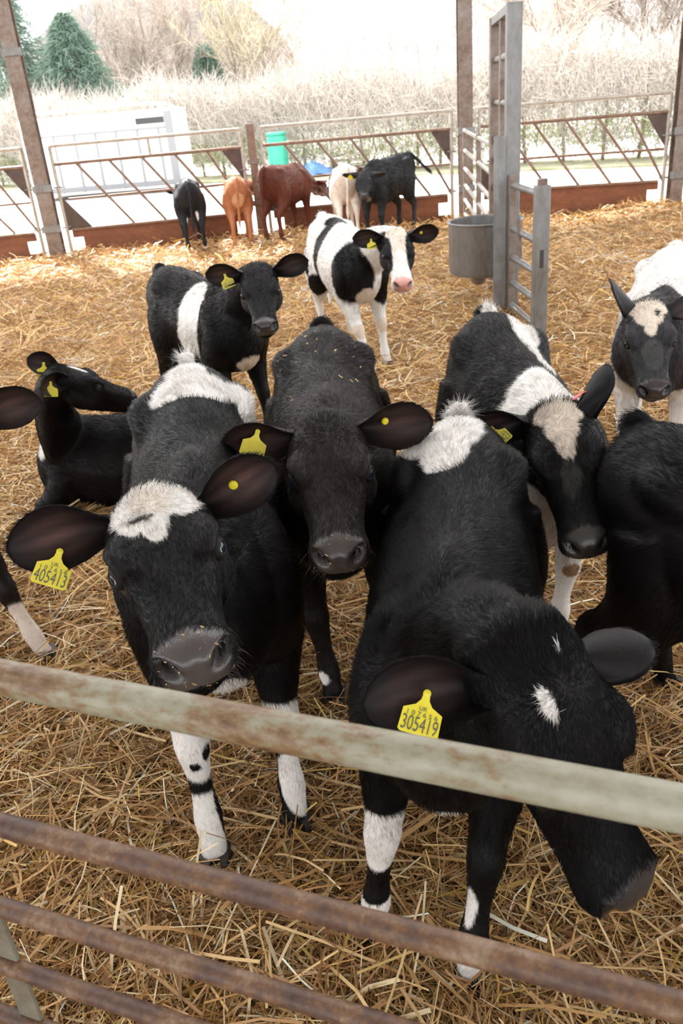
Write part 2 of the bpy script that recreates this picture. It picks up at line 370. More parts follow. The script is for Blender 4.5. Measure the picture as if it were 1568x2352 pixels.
# torso: x, top z, bottom z, half width, exponent, roof narrowing
TORSO = [(-.545, .86, .76, .045, 2, .0), (-.52, .90, .68, .10, 2.1, .1), (-.46, .935, .58, .145, 2.2, .22), (-.37, .945, .50, .172, 2.3, .22), (-.29, .94, .46, .178, 2.4, .20),
         (-.16, .925, .44, .182, 2.2, .36), (0.0, .915, .41, .192, 2.1, .38), (.12, .912, .405, .185, 2.1, .42), (.23, .925, .42, .165, 2.1, .55), (.32, .91, .44, .155, 2.1, .50), (.40, .86, .46, .135, 2.1, .30), (.46, .79, .50, .10, 2.1, .1), (.49, .72, .56, .05, 2, 0)]
# head: s, centre u, half width, top, bottom, exponent, jaw
HEADS = [(-.055, -.07, .035, .03, .03, 2, 0), (-.035, -.068, .07, .055, .055, 2.1, .1), (0.0, -.062, .086, .064, .078, 2.3, .25), (.05, -.056, .093, .064, .098, 2.5, .35), (.10, -.054, .097, .060, .112, 2.6, .42),
         (.145, -.056, .096, .055, .116, 2.6, .45), (.185, -.060, .086, .050, .110, 2.5, .42), (.23, -.066, .071, .046, .092, 2.5, .34), (.275, -.072, .061, .042, .076, 2.5, .25), (.31, -.075, .0585, .041, .066, 2.6, .16),
         (.34, -.076, .0625, .042, .062, 2.7, .12), (.365, -.077, .0645, .041, .056, 2.8, .12), (.385, -.078, .057, .035, .046, 2.6, .12), (.400, -.079, .038, .022, .03, 2.3, .1)]
FOOT0 = {'FL': (.33, .11), 'FR': (.33, -.11), 'HL': (-.385, .115), 'HR': (-.385, -.115)}
TAGFONT = None
def lettering(name, txt, size, loc, parent, sx=1.0):
    cu = bpy.data.curves.new(name, 'FONT'); cu.body = txt; cu.size = size; cu.align_x = 'CENTER'; cu.align_y = 'CENTER'; cu.extrude = .0002
    t = bpy.data.objects.new(name, cu); COL.objects.link(t)
    me = bpy.data.meshes.new_from_object(t.evaluated_get(bpy.context.evaluated_depsgraph_get())); bpy.data.objects.remove(t)
    co = np.empty(len(me.vertices)*3, np.float32); me.vertices.foreach_get('co', co); co = co.reshape(-1, 3); co[:, 0] *= sx; co += np.array(loc, np.float32)
    me.vertices.foreach_set('co', co.ravel()); me.update(); me.name = name
    return link(name, me, M['ink'], parent)

def make_calf(label, x, y, heading, s, poll, fwd, up, coat, feet=None, ears=None, tags=(), voxel=.010, fur=25000, fur_r=.0006, hs=None,
              nose=(.045, .038, .036), lying=False, tail=None, flecks=0, whisk=0, fur_len=1.0, group='calves in the straw pen', seed=1, legs=True, z=None, inner=(.095, .050, .042), lower=None, girth=1.0, white_eye=False):
    """x,y: floor point under mid-body; poll, fwd, up: head pose in world space"""
    z = float(np.mean([ground(x+heading[0]*q, y+heading[1]*q) for q in (-.35, 0, .3)]))-.008 if z is None else z
    hs = hs or s; rz = math.atan2(heading[1], heading[0]); ca, sa = math.cos(rz), math.sin(rz)
    rng = np.random.default_rng(seed)
    root = empty('calf', (x, y, z), rz); tag(root, label, 'calf', group)
    W2L = np.array([[ca, sa, 0], [-sa, ca, 0], [0, 0, 1]])
    P = W2L @ (np.array(poll, float)-np.array([x, y, z]))
    f = W2L @ np.array(fwd, float); f /= np.linalg.norm(f); u = W2L @ np.array(up, float); l = np.cross(u, f); l /= np.linalg.norm(l); u = np.cross(f, l)
    R = np.stack([f, l, u], 1); H = lambda v: P+R @ (hs*np.asarray(v, float))
    drop = -.40 if lying else 0.0
    sh = Shell()
    rings = []
    K = catmull(np.array(TORSO), 3)
    for xx, zt, zb, hw, ex, rf in K:
        zc = zb+(zt-zb)*.52
        c = np.array([xx, 0, zc+drop])*s
        if lying: hw = hw*1.15
        rings.append(section(c, np.array([0, 1., 0]), np.array([0, 0, 1.]), hw*s*girth, (zt-zc)*s, (zc-zb)*s, ex, .12, rf))
    sh.rings(rings)
    # hook bones, tail head, shoulder blades
    for sg in (-1, 1):
        limb(sh, np.array([(-.36, sg*.07, .845+drop), (-.31, sg*.118, .855+drop), (-.26, sg*.112, .84+drop), (-.16, sg*.08, .79+drop)])*s, np.array([.06, .048, .048, .06])*s, 3)
        limb(sh, np.array([(.20, sg*.03, .80+drop), (.27, sg*.080, .76+drop), (.34, sg*.100, .65+drop), (.32, sg*.104, .54+drop), (.29, sg*.10, .48+drop)])*s, np.array([.06, .080, .088, .074, .05])*s, 3)
    tl = tail or [(-.50, 0, .915), (-.565, 0, .885), (-.60, 0, .76), (-.60, .01, .55), (-.59, .02, .38), (-.585, .02, .27)]
    limb(sh, (np.array(tl)+np.array([0, 0, drop*.8]))*s, np.array([.045, .030, .021, .017, .022, .012])*s, 4)
    # neck
    hc = H((.005, 0, -.075)); b0 = np.array([.22, 0, .70+drop])*s
    gap = np.linalg.norm(hc-b0); p1 = b0+np.array([.75, 0, .28 if not lying else .5])*gap*.42; p2 = hc-(f*.45+(hc-b0)/gap*.55)*gap*.30
    T = np.linspace(0, 1, 13)[:, None]; Bz = (1-T)**3*b0+3*(1-T)**2*T*p1+3*(1-T)*T*T*p2+T**3*hc
    Dz = np.gradient(Bz, axis=0); Dz /= np.linalg.norm(Dz, axis=1)[:, None]; rings = []
    for t, c, d in zip(T[:, 0], Bz, Dz):
        uu = (1-t)*np.array([0, 0, 1.])+t*u; uu = uu-d*(uu@d); uu /= np.linalg.norm(uu); sd = np.cross(uu, d)
        hw = np.interp(t, [0, .2, .4, .7, 1], [.07, .105, .106, .085, .078]); ht = np.interp(t, [0, .2, .4, .7, 1], [.10, .145, .13, .10, .066]); hb = np.interp(t, [0, .2, .4, .7, 1], [.10, .17, .16, .12, .082])
        rings.append(section(c, sd, uu, hw*s, ht*s, hb*s, 2.1, .3, .35))
    sh.rings(rings)
    # head
    rings = [section(H((q[0], 0, q[1])), l, u, q[2]*hs, q[3]*hs, q[4]*hs, q[5], q[6], .08) for q in catmull(np.array(HEADS), 2)]
    sh.rings(rings)
    limb(sh, [H((.16, 0, -.145)), H((.24, 0, -.135)), H((.31, 0, -.128)), H((.362, 0, -.122)), H((.374, 0, -.118))], np.array([.04, .036, .034, .030, .015])*hs, 3, 1.15, l)
    for sg in (-1, 1):   # cheeks, brow
        limb(sh, [H((.05, sg*.062, -.11)), H((.12, sg*.060, -.125)), H((.19, sg*.048, -.12))], np.array([.035, .045, .03])*hs, 3)
        limb(sh, [H((.10, sg*.066, -.020)), H((.15, sg*.074, -.014)), H((.20, sg*.062, -.025))], np.array([.016, .020, .016])*hs, 3)
    # legs
    offs = {}
    if not lying:
        for k, (fx, fy) in FOOT0.items():
            t = (feet or {}).get(k)
            if t is None: offs[k] = np.zeros(2)
            else: offs[k] = (W2L @ np.array([t[0]-x, t[1]-y, 0]))[:2]/s-np.array([fx, fy])
            sg = 1 if k[1] == 'L' else -1; yy = .11*sg
            if k[0] == 'F':
                pts = [(.30, yy*.85, .66), (.275, yy*1.08, .53), (.285, yy*1.02, .42), (.298, yy, .335), (.305, yy, .295), (.302, yy, .24), (.298, yy, .17), (.298, yy, .105), (.312, yy, .06), (.328, yy, .028)]
                rad = [.085, .078, .058, .043, .044, .033, .0275, .036, .031, .037]
            else:
                pts = [(-.31, yy*.8, .72), (-.285, yy*1.05, .60), (-.31, yy*1.12, .49), (-.385, yy*1.08, .40), (-.44, yy*1.05, .345), (-.448, yy*1.05, .29), (-.436, yy*1.05, .19), (-.43, yy*1.05, .11), (-.41, yy*1.05, .06), (-.392, yy*1.05, .028)]
                rad = [.13, .125, .095, .056, .045, .036, .030, .037, .031, .037]
            pts = np.array(pts); wgt = np.clip(1-pts[:, 2]/.58, 0, 1)
            pts[:, 0] += offs[k][0]*wgt; pts[:, 1] += offs[k][1]*wgt
            limb(sh, pts*s, np.array(rad)*s, 3, .86 if k[0] == 'H' else .92)
            if legs:
                hm = MB(); cx, cy = (fx+offs[k][0])*s, (fy+offs[k][1])*s
                for q in (-1, 1):
                    hm.bm.verts.ensure_lookup_table()
                    base = [(-.040, -.017), (.012, -.020), (.052, -.008), (.056, .004), (.02, .018), (-.035, .015)]
                    lo = [hm.bm.verts.new(((cx+a*s), cy+(q*.021+b*q*-1*.98)*s, -.012)) for a, b in base]
                    hi = [hm.bm.verts.new(((cx+a*s*.72-.010*s), cy+(q*.019+b*q*-.85)*s, .045*s)) for a, b in base]
                    hm.bm.faces.new(lo); hm.bm.faces.new(hi[::-1])
                    for j in range(6): hm.bm.faces.new((lo[j], hi[j], hi[(j+1) % 6], lo[(j+1) % 6]))
                hm.build('hoof', M['hoof'], root)
    else:
        for sg in (-1, 1):
            limb(sh, np.array([(.32, sg*.12, .24), (.40, sg*.16, .12), (.47, sg*.17, .07), (.38, sg*.18, .045), (.28, sg*.18, .04)])*s, np.array([.08, .06, .045, .032, .03])*s, 4)
            limb(sh, np.array([(-.30, sg*.10, .28), (-.20, sg*.19, .17), (-.02, sg*.20, .08), (-.16, sg*.22, .05), (-.30, sg*.22, .04), (-.2, sg*.23, .035)])*s, np.array([.14, .12, .06, .036, .034, .03])*s, 4)
    # fuse into one continuous skin
    raw = sh.mesh('calf_raw'); tmp = bpy.data.objects.new('calf_raw', raw); COL.objects.link(tmp)
    md = tmp.modifiers.new('r', 'REMESH'); md.mode = 'VOXEL'; md.voxel_size = voxel; md.use_smooth_shade = True
    sm = tmp.modifiers.new('s', 'SMOOTH'); sm.factor = .5; sm.iterations = int(max(5, min(18, .10/voxel)))
    dg = bpy.context.evaluated_depsgraph_get(); me = bpy.data.meshes.new_from_object(tmp.evaluated_get(dg))
    bpy.data.objects.remove(tmp); bpy.data.meshes.remove(raw)
    nv = len(me.vertices); V = np.empty(nv*3, np.float32); me.vertices.foreach_get('co', V); V = V.reshape(-1, 3).astype(float)
    nf = len(me.polygons); LV = np.empty(len(me.loops), np.int32); me.loops.foreach_get('vertex_index', LV)
    LS = np.empty(nf, np.int32); me.polygons.foreach_get('loop_start', LS); LT = np.empty(nf, np.int32); me.polygons.foreach_get('loop_total', LT)
    assert (LT == 4).all(); Q = LV.reshape(-1, 4); bpy.data.meshes.remove(me)
    # sculpt the face
    hv = ((V-P) @ R)/hs; ay = np.abs(hv[:, 1]); inh = (hv[:, 0] > -.06) & (ay < .14) & (hv[:, 2] > -.2) & (hv[:, 2] < .06)
    d = np.zeros_like(hv)
    def g(c, r): return np.exp(-(((hv[:, 0]-c[0])/r[0])**2+((ay-c[1])/r[1])**2+((hv[:, 2]-c[2])/r[2])**2))*inh
    sgn = np.sign(hv[:, 1])
    e = g((.166, .092, -.042), (.022, .03, .017)); d[:, 1] -= sgn*e*.016
    e = g((.150, .09, -.014), (.035, .03, .012)); d[:, 1] += sgn*e*.004; d[:, 2] += e*.003
    e = g((.205, .08, -.075), (.03, .03, .02)); d[:, 1] -= sgn*e*.006
    pq = ((ay-.037)*.78+(hv[:, 2]+.064)*.62, -(ay-.037)*.62+(hv[:, 2]+.064)*.78); e = np.exp(-((hv[:, 0]-.384)/.024)**2-(pq[0]/.0165)**2-(pq[1]/.0080)**2)*inh; d[:, 0] -= e*.036; d[:, 1] -= sgn*e*.002
    e = g((.372, .051, -.058), (.016, .010, .020)); d[:, 1] += sgn*e*.006
    e = g((.39, .0, -.078), (.03, .008, .03)); d[:, 0] -= e*.004
    mouth = np.exp(-((hv[:, 2]+.112+.02*np.clip((.36-hv[:, 0])/.1, 0, 1))/.006)**2)*(hv[:, 0] > .27)*inh
    d[:, 0] -= mouth*.012; d[:, 1] -= sgn*mouth*.008
    e = g((.30, .0, -.03), (.06, .02, .03)); d[:, 2] += e*.004
    V = V+(d*hs) @ R.T
    hv = ((V-P) @ R)/hs; ay = np.abs(hv[:, 1])
    bl = V/s
    # ears
    EV, EF, Einfo = [], [], []; nb = len(V)
    ears = ears or {'L': ((-.25, 1, .05), (.75, .1, -.5)), 'R': ((-.25, -1, .05), (.75, -.1, -.5))}
    eardata = {}
    earid = np.zeros(nb, int); earuv = np.zeros((nb, 3))
    for k, spec in ears.items():
        ax_, op_ = spec[0], spec[1]; el = spec[2] if len(spec) > 2 else 1.0
        sg = 1 if k == 'L' else -1; a = R @ np.array(ax_, float); a /= np.linalg.norm(a); o_ = R @ np.array(op_, float); o_ -= a*(o_@a); o_ /= np.linalg.norm(o_); sd = np.cross(a, o_)
        base = H(spec[3] if len(spec) > 3 else (.028, sg*.076, -.040)); L_, Wd = .185*hs*el, .060*hs*el
        U = np.linspace(0, 1, 22); VV = np.linspace(-1, 1, 15)
        wu = np.interp(U, [0, .12, .28, .45, .6, .75, .87, .95, 1], [.40, .50, .78, .97, 1.0, .90, .68, .42, .06])
        cup = np.interp(U, [0, .2, .5, .8, 1], [.058, .050, .034, .020, .008])*hs*el
        uu, vv = np.meshgrid(U, VV, indexing='ij')
        roll = np.interp(U, [0, .25, .6, 1], [1.25, .9, .55, .3])[:, None]
        ang = vv*roll*1.1
        lat = wu[:, None]*Wd*np.sin(ang)/np.maximum(np.sin(roll*1.1), .3)
        dep = cup[:, None]*(1-np.cos(ang))/np.maximum(1-np.cos(roll*1.1), .15)
        droop = -.03*hs*uu**2
        front = base+uu[..., None]*L_*a+lat[..., None]*sd+dep[..., None]*o_-(cup*.75)[:, None, None]*o_
        front = front+(np.array([0, 0, 1.])*droop[..., None])*.5
        th = np.interp(U, [0, .3, 1], [.012, .0065, .004])[:, None]*(1-.55*np.abs(vv)**3)
        back = front-th[..., None]*o_*hs
        m_, k_ = uu.shape; off = nb+sum(len(q) for q in EV)
        i1 = off+np.arange(m_*k_).reshape(m_, k_); i2 = i1+m_*k_
        Fs = [np.stack([i1[:-1, :-1], i1[1:, :-1], i1[1:, 1:], i1[:-1, 1:]], -1).reshape(-1, 4), np.stack([i2[:-1, :-1], i2[:-1, 1:], i2[1:, 1:], i2[1:, :-1]], -1).reshape(-1, 4)]
        bd1 = np.concatenate([i1[:, 0], i1[-1, 1:], i1[::-1, -1][1:], i1[0, ::-1][1:-1]]); bd2 = bd1+m_*k_
        Fs.append(np.stack([bd1, bd2, np.roll(bd2, -1), np.roll(bd1, -1)], -1)[:, ::-1])
        EV += [front.reshape(-1, 3), back.reshape(-1, 3)]; EF += Fs
        fl = np.stack([uu.ravel(), vv.ravel(), np.ones(uu.size)], -1); bk = fl.copy(); bk[:, 2] = 0
        earid = np.concatenate([earid, np.full(2*uu.size, sg)]); earuv = np.concatenate([earuv, fl, bk])
        eardata[k] = (base, a, o_, sd, front)
    V = np.concatenate([V]+EV); Q = np.concatenate([Q]+EF); bl = V/s; hv = ((V-P) @ R)/hs
    nV = len(V)
    me = from_np('body', V, Q); body = link('body', me, M['hide'], root, smooth=True)
    # coat colours
    colr = np.empty((nV, 3)); colr[:] = coat['base']
    n1 = snoise(bl, 14, seed)*.5+snoise(bl, 38, seed+1)*.3+snoise(bl, 90, seed+2)*.18
    blleg = {}
    for q in coat.get('patches', ()):
        sp, c, r, colq = q[:4]; amp = q[4] if len(q) > 4 else .28
        if sp == 'b': co = bl; msk = np.abs(hv[:, 1]) > -1
        elif sp == 'h': co = hv; msk = np.ones(nV, bool)
        else:
            wz = np.clip(1-bl[:, 2]/.58, 0, 1); co = bl-np.column_stack([offs[sp][0]*wz, offs[sp][1]*wz, 0*wz]); fx, fy = FOOT0[sp]
            msk = (np.abs(co[:, 1]-fy) < .075) & (bl[:, 2] < .56)
        if sp != 'h' or True: msk = msk & ((earid == 0) | (sp == 'e'))
        dd = np.sqrt((((co-np.array(c))/np.array(r))**2).sum(1))+n1*amp
        w = np.clip((1.04-dd)/.08, 0, 1)*msk; colr = colr*(1-w[:, None])+np.array(colq)*w[:, None]
    for qc in coat.get('ears', ()):   # whole-ear colour
        colr[earid != 0] = qc
    ei = (earid != 0) & (earuv[:, 2] == 1); w = np.exp(-((earuv[:, 0]-.55)/.30)**2-(earuv[:, 1]/.62)**2)*(.25+.5*np.sin(earuv[:, 1]*6+earuv[:, 0]*3)**2)*ei
    colr = colr*(1-w[:, None])+np.array(inner)*w[:, None]
    nb_ = snoise(bl, 9, seed+6)[:, None]*(colr.max(1, keepdims=True) < .1); colr *= 1+np.clip(nb_, -.8, .8)*np.array([.50, .38, .34])
    colr *= (1+.12*snoise(bl, 25, seed+5))[:, None]
    inhd = (earid == 0) & (hv[:, 0] > .2) & (np.abs(hv[:, 1]) < .1) & (hv[:, 2] > -.18)
    pad = np.clip((hv[:, 0]-(.338-.55*np.clip(-.058-hv[:, 2], 0, .1)*0+.25*np.abs(hv[:, 1])))/.012, 0, 1)*inhd*np.clip((hv[:, 2]+.118)/.01, 0, 1)*np.clip((.060-np.abs(hv[:, 1]))/.012, 0, 1)
    nosecol = np.array(nose)*(1+.35*snoise(hv*1.0, 60, seed+8))[:, None]
    colr = colr*(1-pad[:, None])+nosecol*pad[:, None]
    a2 = np.abs(hv[:, 1])-.037; z2 = hv[:, 2]+.064; ns = np.exp(-((hv[:, 0]-.37)/.03)**2-((a2*.78+z2*.62)/.0150)**2-((-a2*.62+z2*.78)/.0085)**2)*inhd
    colr *= (1-.94*np.clip(ns*1.8, 0, 1))[:, None]  # shade of the nostril recesses put into the colour
    er = np.exp(-(((hv[:, 0]-.165)/.030)**2+((np.abs(hv[:, 1])-.09)/.03)**2+((hv[:, 2]+.05)/.024)**2))*(earid == 0)
    dark = np.array((.02, .017, .016)); colr = colr*(1-.8*er[:, None])+dark*.8*er[:, None]
    colr = np.clip(colr, 0.002, .9)
    at = me.attributes.new('coat', 'FLOAT_COLOR', 'POINT'); at.data.foreach_set('color', np.column_stack([colr, np.ones(nV)]).astype(np.float32).ravel())
    at = me.attributes.new('skin', 'FLOAT', 'POINT'); at.data.foreach_set('value', pad.astype(np.float32))
    # eyes
    for sg in (-1, 1):
        ec = H((.167, sg*.0750, -.041)); ex_ = R @ np.array([.42, sg*.86, .26]); ex_ /= np.linalg.norm(ex_)
        e1 = f-ex_*(f@ex_); e1 /= np.linalg.norm(e1); e2 = np.cross(ex_, e1)*sg
        er_ = .0215*hs; bm = bmesh.new(); bmesh.ops.create_uvsphere(bm, u_segments=24, v_segments=16, radius=er_)
        for v in bm.verts: v.co = v.co+Vector(ec)
        em = bpy.data.meshes.new('eye'); bm.to_mesh(em); bm.free(); eo = link('eye', em, M['eye'], root, smooth=True)
        ph = np.linspace(0, 2*np.pi, 28, endpoint=False); RR = []
        for q, rr in ((0, 1.02), (.03, 1.09), (.25, 1.14), (.6, 1.06), (1.0, .80)):
            th = (.60-.22*np.abs(np.sin(ph))**1.3)*(1-q)+1.75*q
            RR.append(ec+er_*rr*(np.outer(np.cos(th), ex_)+np.outer(np.sin(th)*np.cos(ph), e1)+np.outer(np.sin(th)*np.sin(ph), e2)))
        RR = np.array(RR); i_ = np.arange(RR.shape[0]*28).reshape(-1, 28); j_ = np.roll(i_, -1, 1)
        lm = from_np('eyelid', RR.reshape(-1, 3), np.stack([i_[:-1], j_[:-1], j_[1:], i_[1:]], -1).reshape(-1, 4)); link('eyelid', lm, M['lid'], eo, smooth=True)
        pc = [ec+er_*1.005*(math.cos(t_)*ex_+math.sin(t_)*(math.cos(p_)*e1+math.sin(p_)*e2)) for t_, p_ in ((.50, -.9), (.50, -.6), (.50, -.3), (.50, 0), (.49, .3))]
        if white_eye: MB().tube(pc, [.0005*hs, .0010*hs, .0013*hs, .001*hs, .0005*hs], 6).build('eye_corner', M['sclera'], eo, True)
    # tags
    for tg in tags:
        k, kind, txt = tg['ear'], tg.get('kind', 'flag'), tg.get('text')
        base, a, o_, sd, front = eardata[k]; iu = int(tg.get('u', .55)*21); iv = int((tg.get('v', 0)*.5+.5)*14)
        pt = front[iu, iv]+o_*.004*hs
        nrm = (R @ np.array(tg['n'], float)) if tg['n'] != 'cam' else W2L @ (np.array([0, 0, 1.67])-np.array([x, y, z])-W2L.T @ pt); nrm /= np.linalg.norm(nrm); dn = R @ np.array(tg['down'], float); dn -= nrm*(dn@nrm); dn /= np.linalg.norm(dn); rt = np.cross(-dn, nrm); pt = pt+nrm*tg.get('lift', .006)*hs
        mx = Matrix(((rt[0], -dn[0], nrm[0], pt[0]), (rt[1], -dn[1], nrm[1], pt[1]), (rt[2], -dn[2], nrm[2], pt[2]), (0, 0, 0, 1)))
        te = empty('ear_tag'); te.parent = root; te.matrix_local = mx
        sc = tg.get('size', 1.0)
        if kind == 'flag':
            w_, h_ = .0285*sc, .060*sc
            prof = [(-.0045*sc, .004*sc), (.0045*sc, .004*sc), (.006*sc, -.010*sc), (.012*sc, -.018*sc), (w_, -.026*sc), (w_+.001, -h_+.003*sc), (w_-.003*sc, -h_), (-w_+.003*sc, -h_), (-w_-.001, -h_+.003*sc), (-w_, -.026*sc), (-.012*sc, -.018*sc), (-.006*sc, -.010*sc)]
            MB().prism([(px, py, 0) for px, py in prof], (0, 0, -.0016)).build('plate', M[tg.get('mat', 'tag')], te)
            MB().lathe([(.001, .003*sc), (.0055*sc, .002*sc), (.006*sc, -.001), (.0035*sc, -.002), (.0035*sc, -tg.get('lift', .006)-.006)], n=16).build('stud', M[tg.get('mat', 'tag')], te)
            if txt:
                lettering('print', txt, .0300*sc, (0, -.0465*sc, .0006), te, .60)
                lettering('print', '1 0 7 6 5 6', .0095*sc, (0, -.0312*sc, .0006), te, 1.12)
                lettering('print', 'UK', .0090*sc, (0, -.0228*sc, .0006), te)
        else:
            MB().lathe([(.001, .004*sc), (.007*sc, .003*sc), (.0095*sc, 0), (.0095*sc, -.003*sc)], n=20).build('button', M[tg.get('mat', 'tag')], te, True)
    # fur
    nfur = int(fur*FUR)
    if nfur:
        Tn = np.concatenate([Q[:, [0, 1, 2]], Q[:, [0, 2, 3]]]); A, B_, C_ = V[Tn[:, 0]], V[Tn[:, 1]], V[Tn[:, 2]]
        cr = np.cross(B_-A, C_-A); ar = np.linalg.norm(cr, axis=1)
        VN = np.zeros((nV, 3)); 
        for j in range(3): np.add.at(VN, Tn[:, j], cr)
        VN /= np.maximum(np.linalg.norm(VN, axis=1), 1e-12)[:, None]
        dens = np.ones(nV); dens *= 1-pad; dens *= 1-np.clip(2.2*np.exp(-(((hv[:, 0]-.165)/.042)**2+((np.abs(hv[:, 1])-.088)/.035)**2+((hv[:, 2]+.044)/.034)**2))*(earid == 0), 0, 1); hd = np.clip((hv[:, 0]+.04)/.05, 0, 1)*(np.abs(hv[:, 1]) < .15)*(hv[:, 2] > -.2)*(hv[:, 2] < .08)*(earid == 0)
        dens *= 1+1.2*hd; dens[earid != 0] *= 1.8; dens[ei & (np.abs(earuv[:, 1]) < .75)] *= .35
        dens[V[:, 2] < .03*s] = 0
        pw = ar*(dens[Tn[:, 0]]+dens[Tn[:, 1]]+dens[Tn[:, 2]]); cs = np.cumsum(pw); ti = np.searchsorted(cs, rng.uniform(0, cs[-1], nfur))
        w1 = rng.uniform(0, 1, (nfur, 2)); flip = w1.sum(1) > 1; w1[flip] = 1-w1[flip]; w0 = 1-w1.sum(1)
        t0, t1, t2 = Tn[ti].T
        def mixv(X_): return X_[t0]*w0[:, None]+X_[t1]*w1[:, :1]+X_[t2]*w1[:, 1:]
        rp = mixv(V); nr = mixv(VN); nr /= np.maximum(np.linalg.norm(nr, axis=1), 1e-9)[:, None]
        # flow
        flow = np.tile(np.array([-1.0, 0, -.45]), (nV, 1)); flow[:, 2] -= .9*np.clip((.82*s+drop*s-V[:, 2])/(.3*s), 0, 1)
        lg = np.clip((.5*s-V[:, 2])/(.1*s), 0, 1)[:, None]*(0 if lying else 1); flow = flow*(1-lg)+np.array([-.1, 0, -1.0])*lg
        nd = np.min(np.linalg.norm(V[:, None, :]-Bz[None, 4:, :], axis=2), axis=1) if nV < 400000 else np.full(nV, 9.)
        nw = np.clip((.2*s-nd)/(.06*s), 0, 1)[:, None]*(1-hd[:, None])*np.clip((bl[:, 0]-.33)/.06, 0, 1)[:, None]; nflow = -(hc-b0)/gap+np.array([0, 0, -.5]); flow = flow*(1-nw)+nflow*nw
        hx = np.clip((hv[:, 0]-.07)/.05, -1, 1)[:, None]; hflow = (f*hx+l*np.sign(hv[:, 1])[:, None]*.35*(1-np.abs(hx))); flow = flow*(1-hd[:, None])+hflow*hd[:, None]
        for k, sg in (('L', 1), ('R', -1)):
            if k in eardata: flow[earid == sg] = eardata[k][1]
        fl = mixv(flow); fl += .35*np.column_stack([snoise(rp/s, 9, seed+21), snoise(rp/s, 9, seed+22), snoise(rp/s, 9, seed+23)]); fl += .30*np.column_stack([snoise(rp/s, 40, seed+24), snoise(rp/s, 40, seed+25), snoise(rp/s, 40, seed+26)])+rng.normal(0, .18, fl.shape)
        fl -= nr*(fl*nr).sum(1)[:, None]; fl /= np.maximum(np.linalg.norm(fl, axis=1), 1e-6)[:, None]
        ln = np.full(nV, .024); ln = ln*(1-hd)+.011*hd; lgm = np.clip((.42*s-V[:, 2])/(.1*s), 0, 1)*(1-hd)*(0 if lying else 1); ln = ln*(1-lgm)+.010*lgm
        ln[earid != 0] = .011; poll_t = np.exp(-((hv[:, 0]+.0)/.045)**2-(hv[:, 1]/.06)**2-((hv[:, 2])/.04)**2)*(earid == 0); ln += .010*poll_t
        th_ = np.exp(-((bl[:, 0]+.53)/.05)**2-(bl[:, 1]/.05)**2-((bl[:, 2]-.90-drop)/.06)**2)*(earid == 0); ln += .012*th_
        lf = mixv(ln[:, None])[:, 0]*s*fur_len*rng.uniform(.55, 1.25, nfur)
        lift = rng.uniform(.08, .36, nfur)+.14*snoise(rp/s, 60, seed+27)+.30*mixv((poll_t+th_)[:, None])[:, 0]
        npt = 4; tt = np.linspace(0, 1, npt)
        pos = rp[:, None, :]+lf[:, None, None]*(tt[None, :, None]*fl[:, None, :]+(lift[:, None]*(tt-.35*tt*tt)[None])[..., None]*nr[:, None, :])
        colf = colr[np.where(w0 > .45, t0, np.where(w1[:, 0] > .45, t1, t2))]*rng.uniform(.6, 1.35, nfur)[:, None]*np.clip(1+.35*snoise(rp/s, 55, seed+31)+.2*snoise(rp/s, 130, seed+32), .4, 1.8)[:, None]
        rad = np.outer(np.full(nfur, fur_r*s)*rng.uniform(.7, 1.2, nfur), np.array([1, .9, .65, .15]))
        if whisk:
            cand = np.where((earid == 0) & (hv[:, 0] > .27) & (hv[:, 0] < .375) & (hv[:, 2] < -.095) & (hv[:, 2] > -.17) & (pad < .3))[0]
            if len(cand):
                ci = rng.choice(cand, whisk); wn = VN[ci]+R @ np.array([.6, 0, -.25])*.6+rng.normal(0, .25, (whisk, 3)); wn /= np.linalg.norm(wn, axis=1)[:, None]
                wl = rng.uniform(.015, .045, whisk)*hs; dr = np.array([0, 0, -.35])
                wp = V[ci][:, None, :]+wl[:, None, None]*(tt[None, :, None]*wn[:, None, :]+(tt**2)[None, :, None]*dr)
                pos = np.concatenate([pos, wp]); colf = np.concatenate([colf, np.tile([.20, .18, .16], (whisk, 1))*rng.uniform(.1, 1.3, whisk)[:, None]]); rad = np.concatenate([rad, np.outer(np.full(whisk, .00028), [1, .9, .7, .3])])
        hair_object('fur', pos, rad, np.clip(colf, 0, .9), M['fur'], root)
    if flecks:
        up_v = np.where((earid == 0) & (V[:, 2] > .3*s))[0]; a_l = []
        FV, FF = [], []
        VNf = np.zeros((nV, 3)); Tn = np.concatenate([Q[:, [0, 1, 2]], Q[:, [0, 2, 3]]]); cr = np.cross(V[Tn[:, 1]]-V[Tn[:, 0]], V[Tn[:, 2]]-V[Tn[:, 0]])
        for j in range(3): np.add.at(VNf, Tn[:, j], cr)
        VNf /= np.maximum(np.linalg.norm(VNf, axis=1), 1e-12)[:, None]
        nosev = np.where((pad > .5) & (ns < .3))[0]; backv = up_v[(bl[up_v, 0] < .1) & (bl[up_v, 2] > .84)]
        for j in range(flecks):
            pool = nosev if (coat.get('nose_flecks') and (j % 3 == 0 or coat['nose_flecks'] == 2) and len(nosev)) else backv
            if not len(pool): continue
            v = rng.choice(pool); n_ = VNf[v]; t_ = rng.normal(size=3); t_ -= n_*(t_@n_); t_ /= np.linalg.norm(t_); b_ = np.cross(n_, t_)
            big = rng.uniform(.12, .42) if pool is nosev else rng.uniform(.35, .9)
            L_, w_ = rng.uniform(.004, .011)*big, rng.uniform(.0012, .0024)*big; c = V[v]+n_*(.0015 if pool is nosev else .006); k0 = len(FV)*1
            FV += [c-t_*L_-b_*w_, c+t_*L_-b_*w_, c+t_*L_+b_*w_+n_*.002, c-t_*L_+b_*w_+n_*.002]; FF.append([k0, k0+1, k0+2, k0+3])
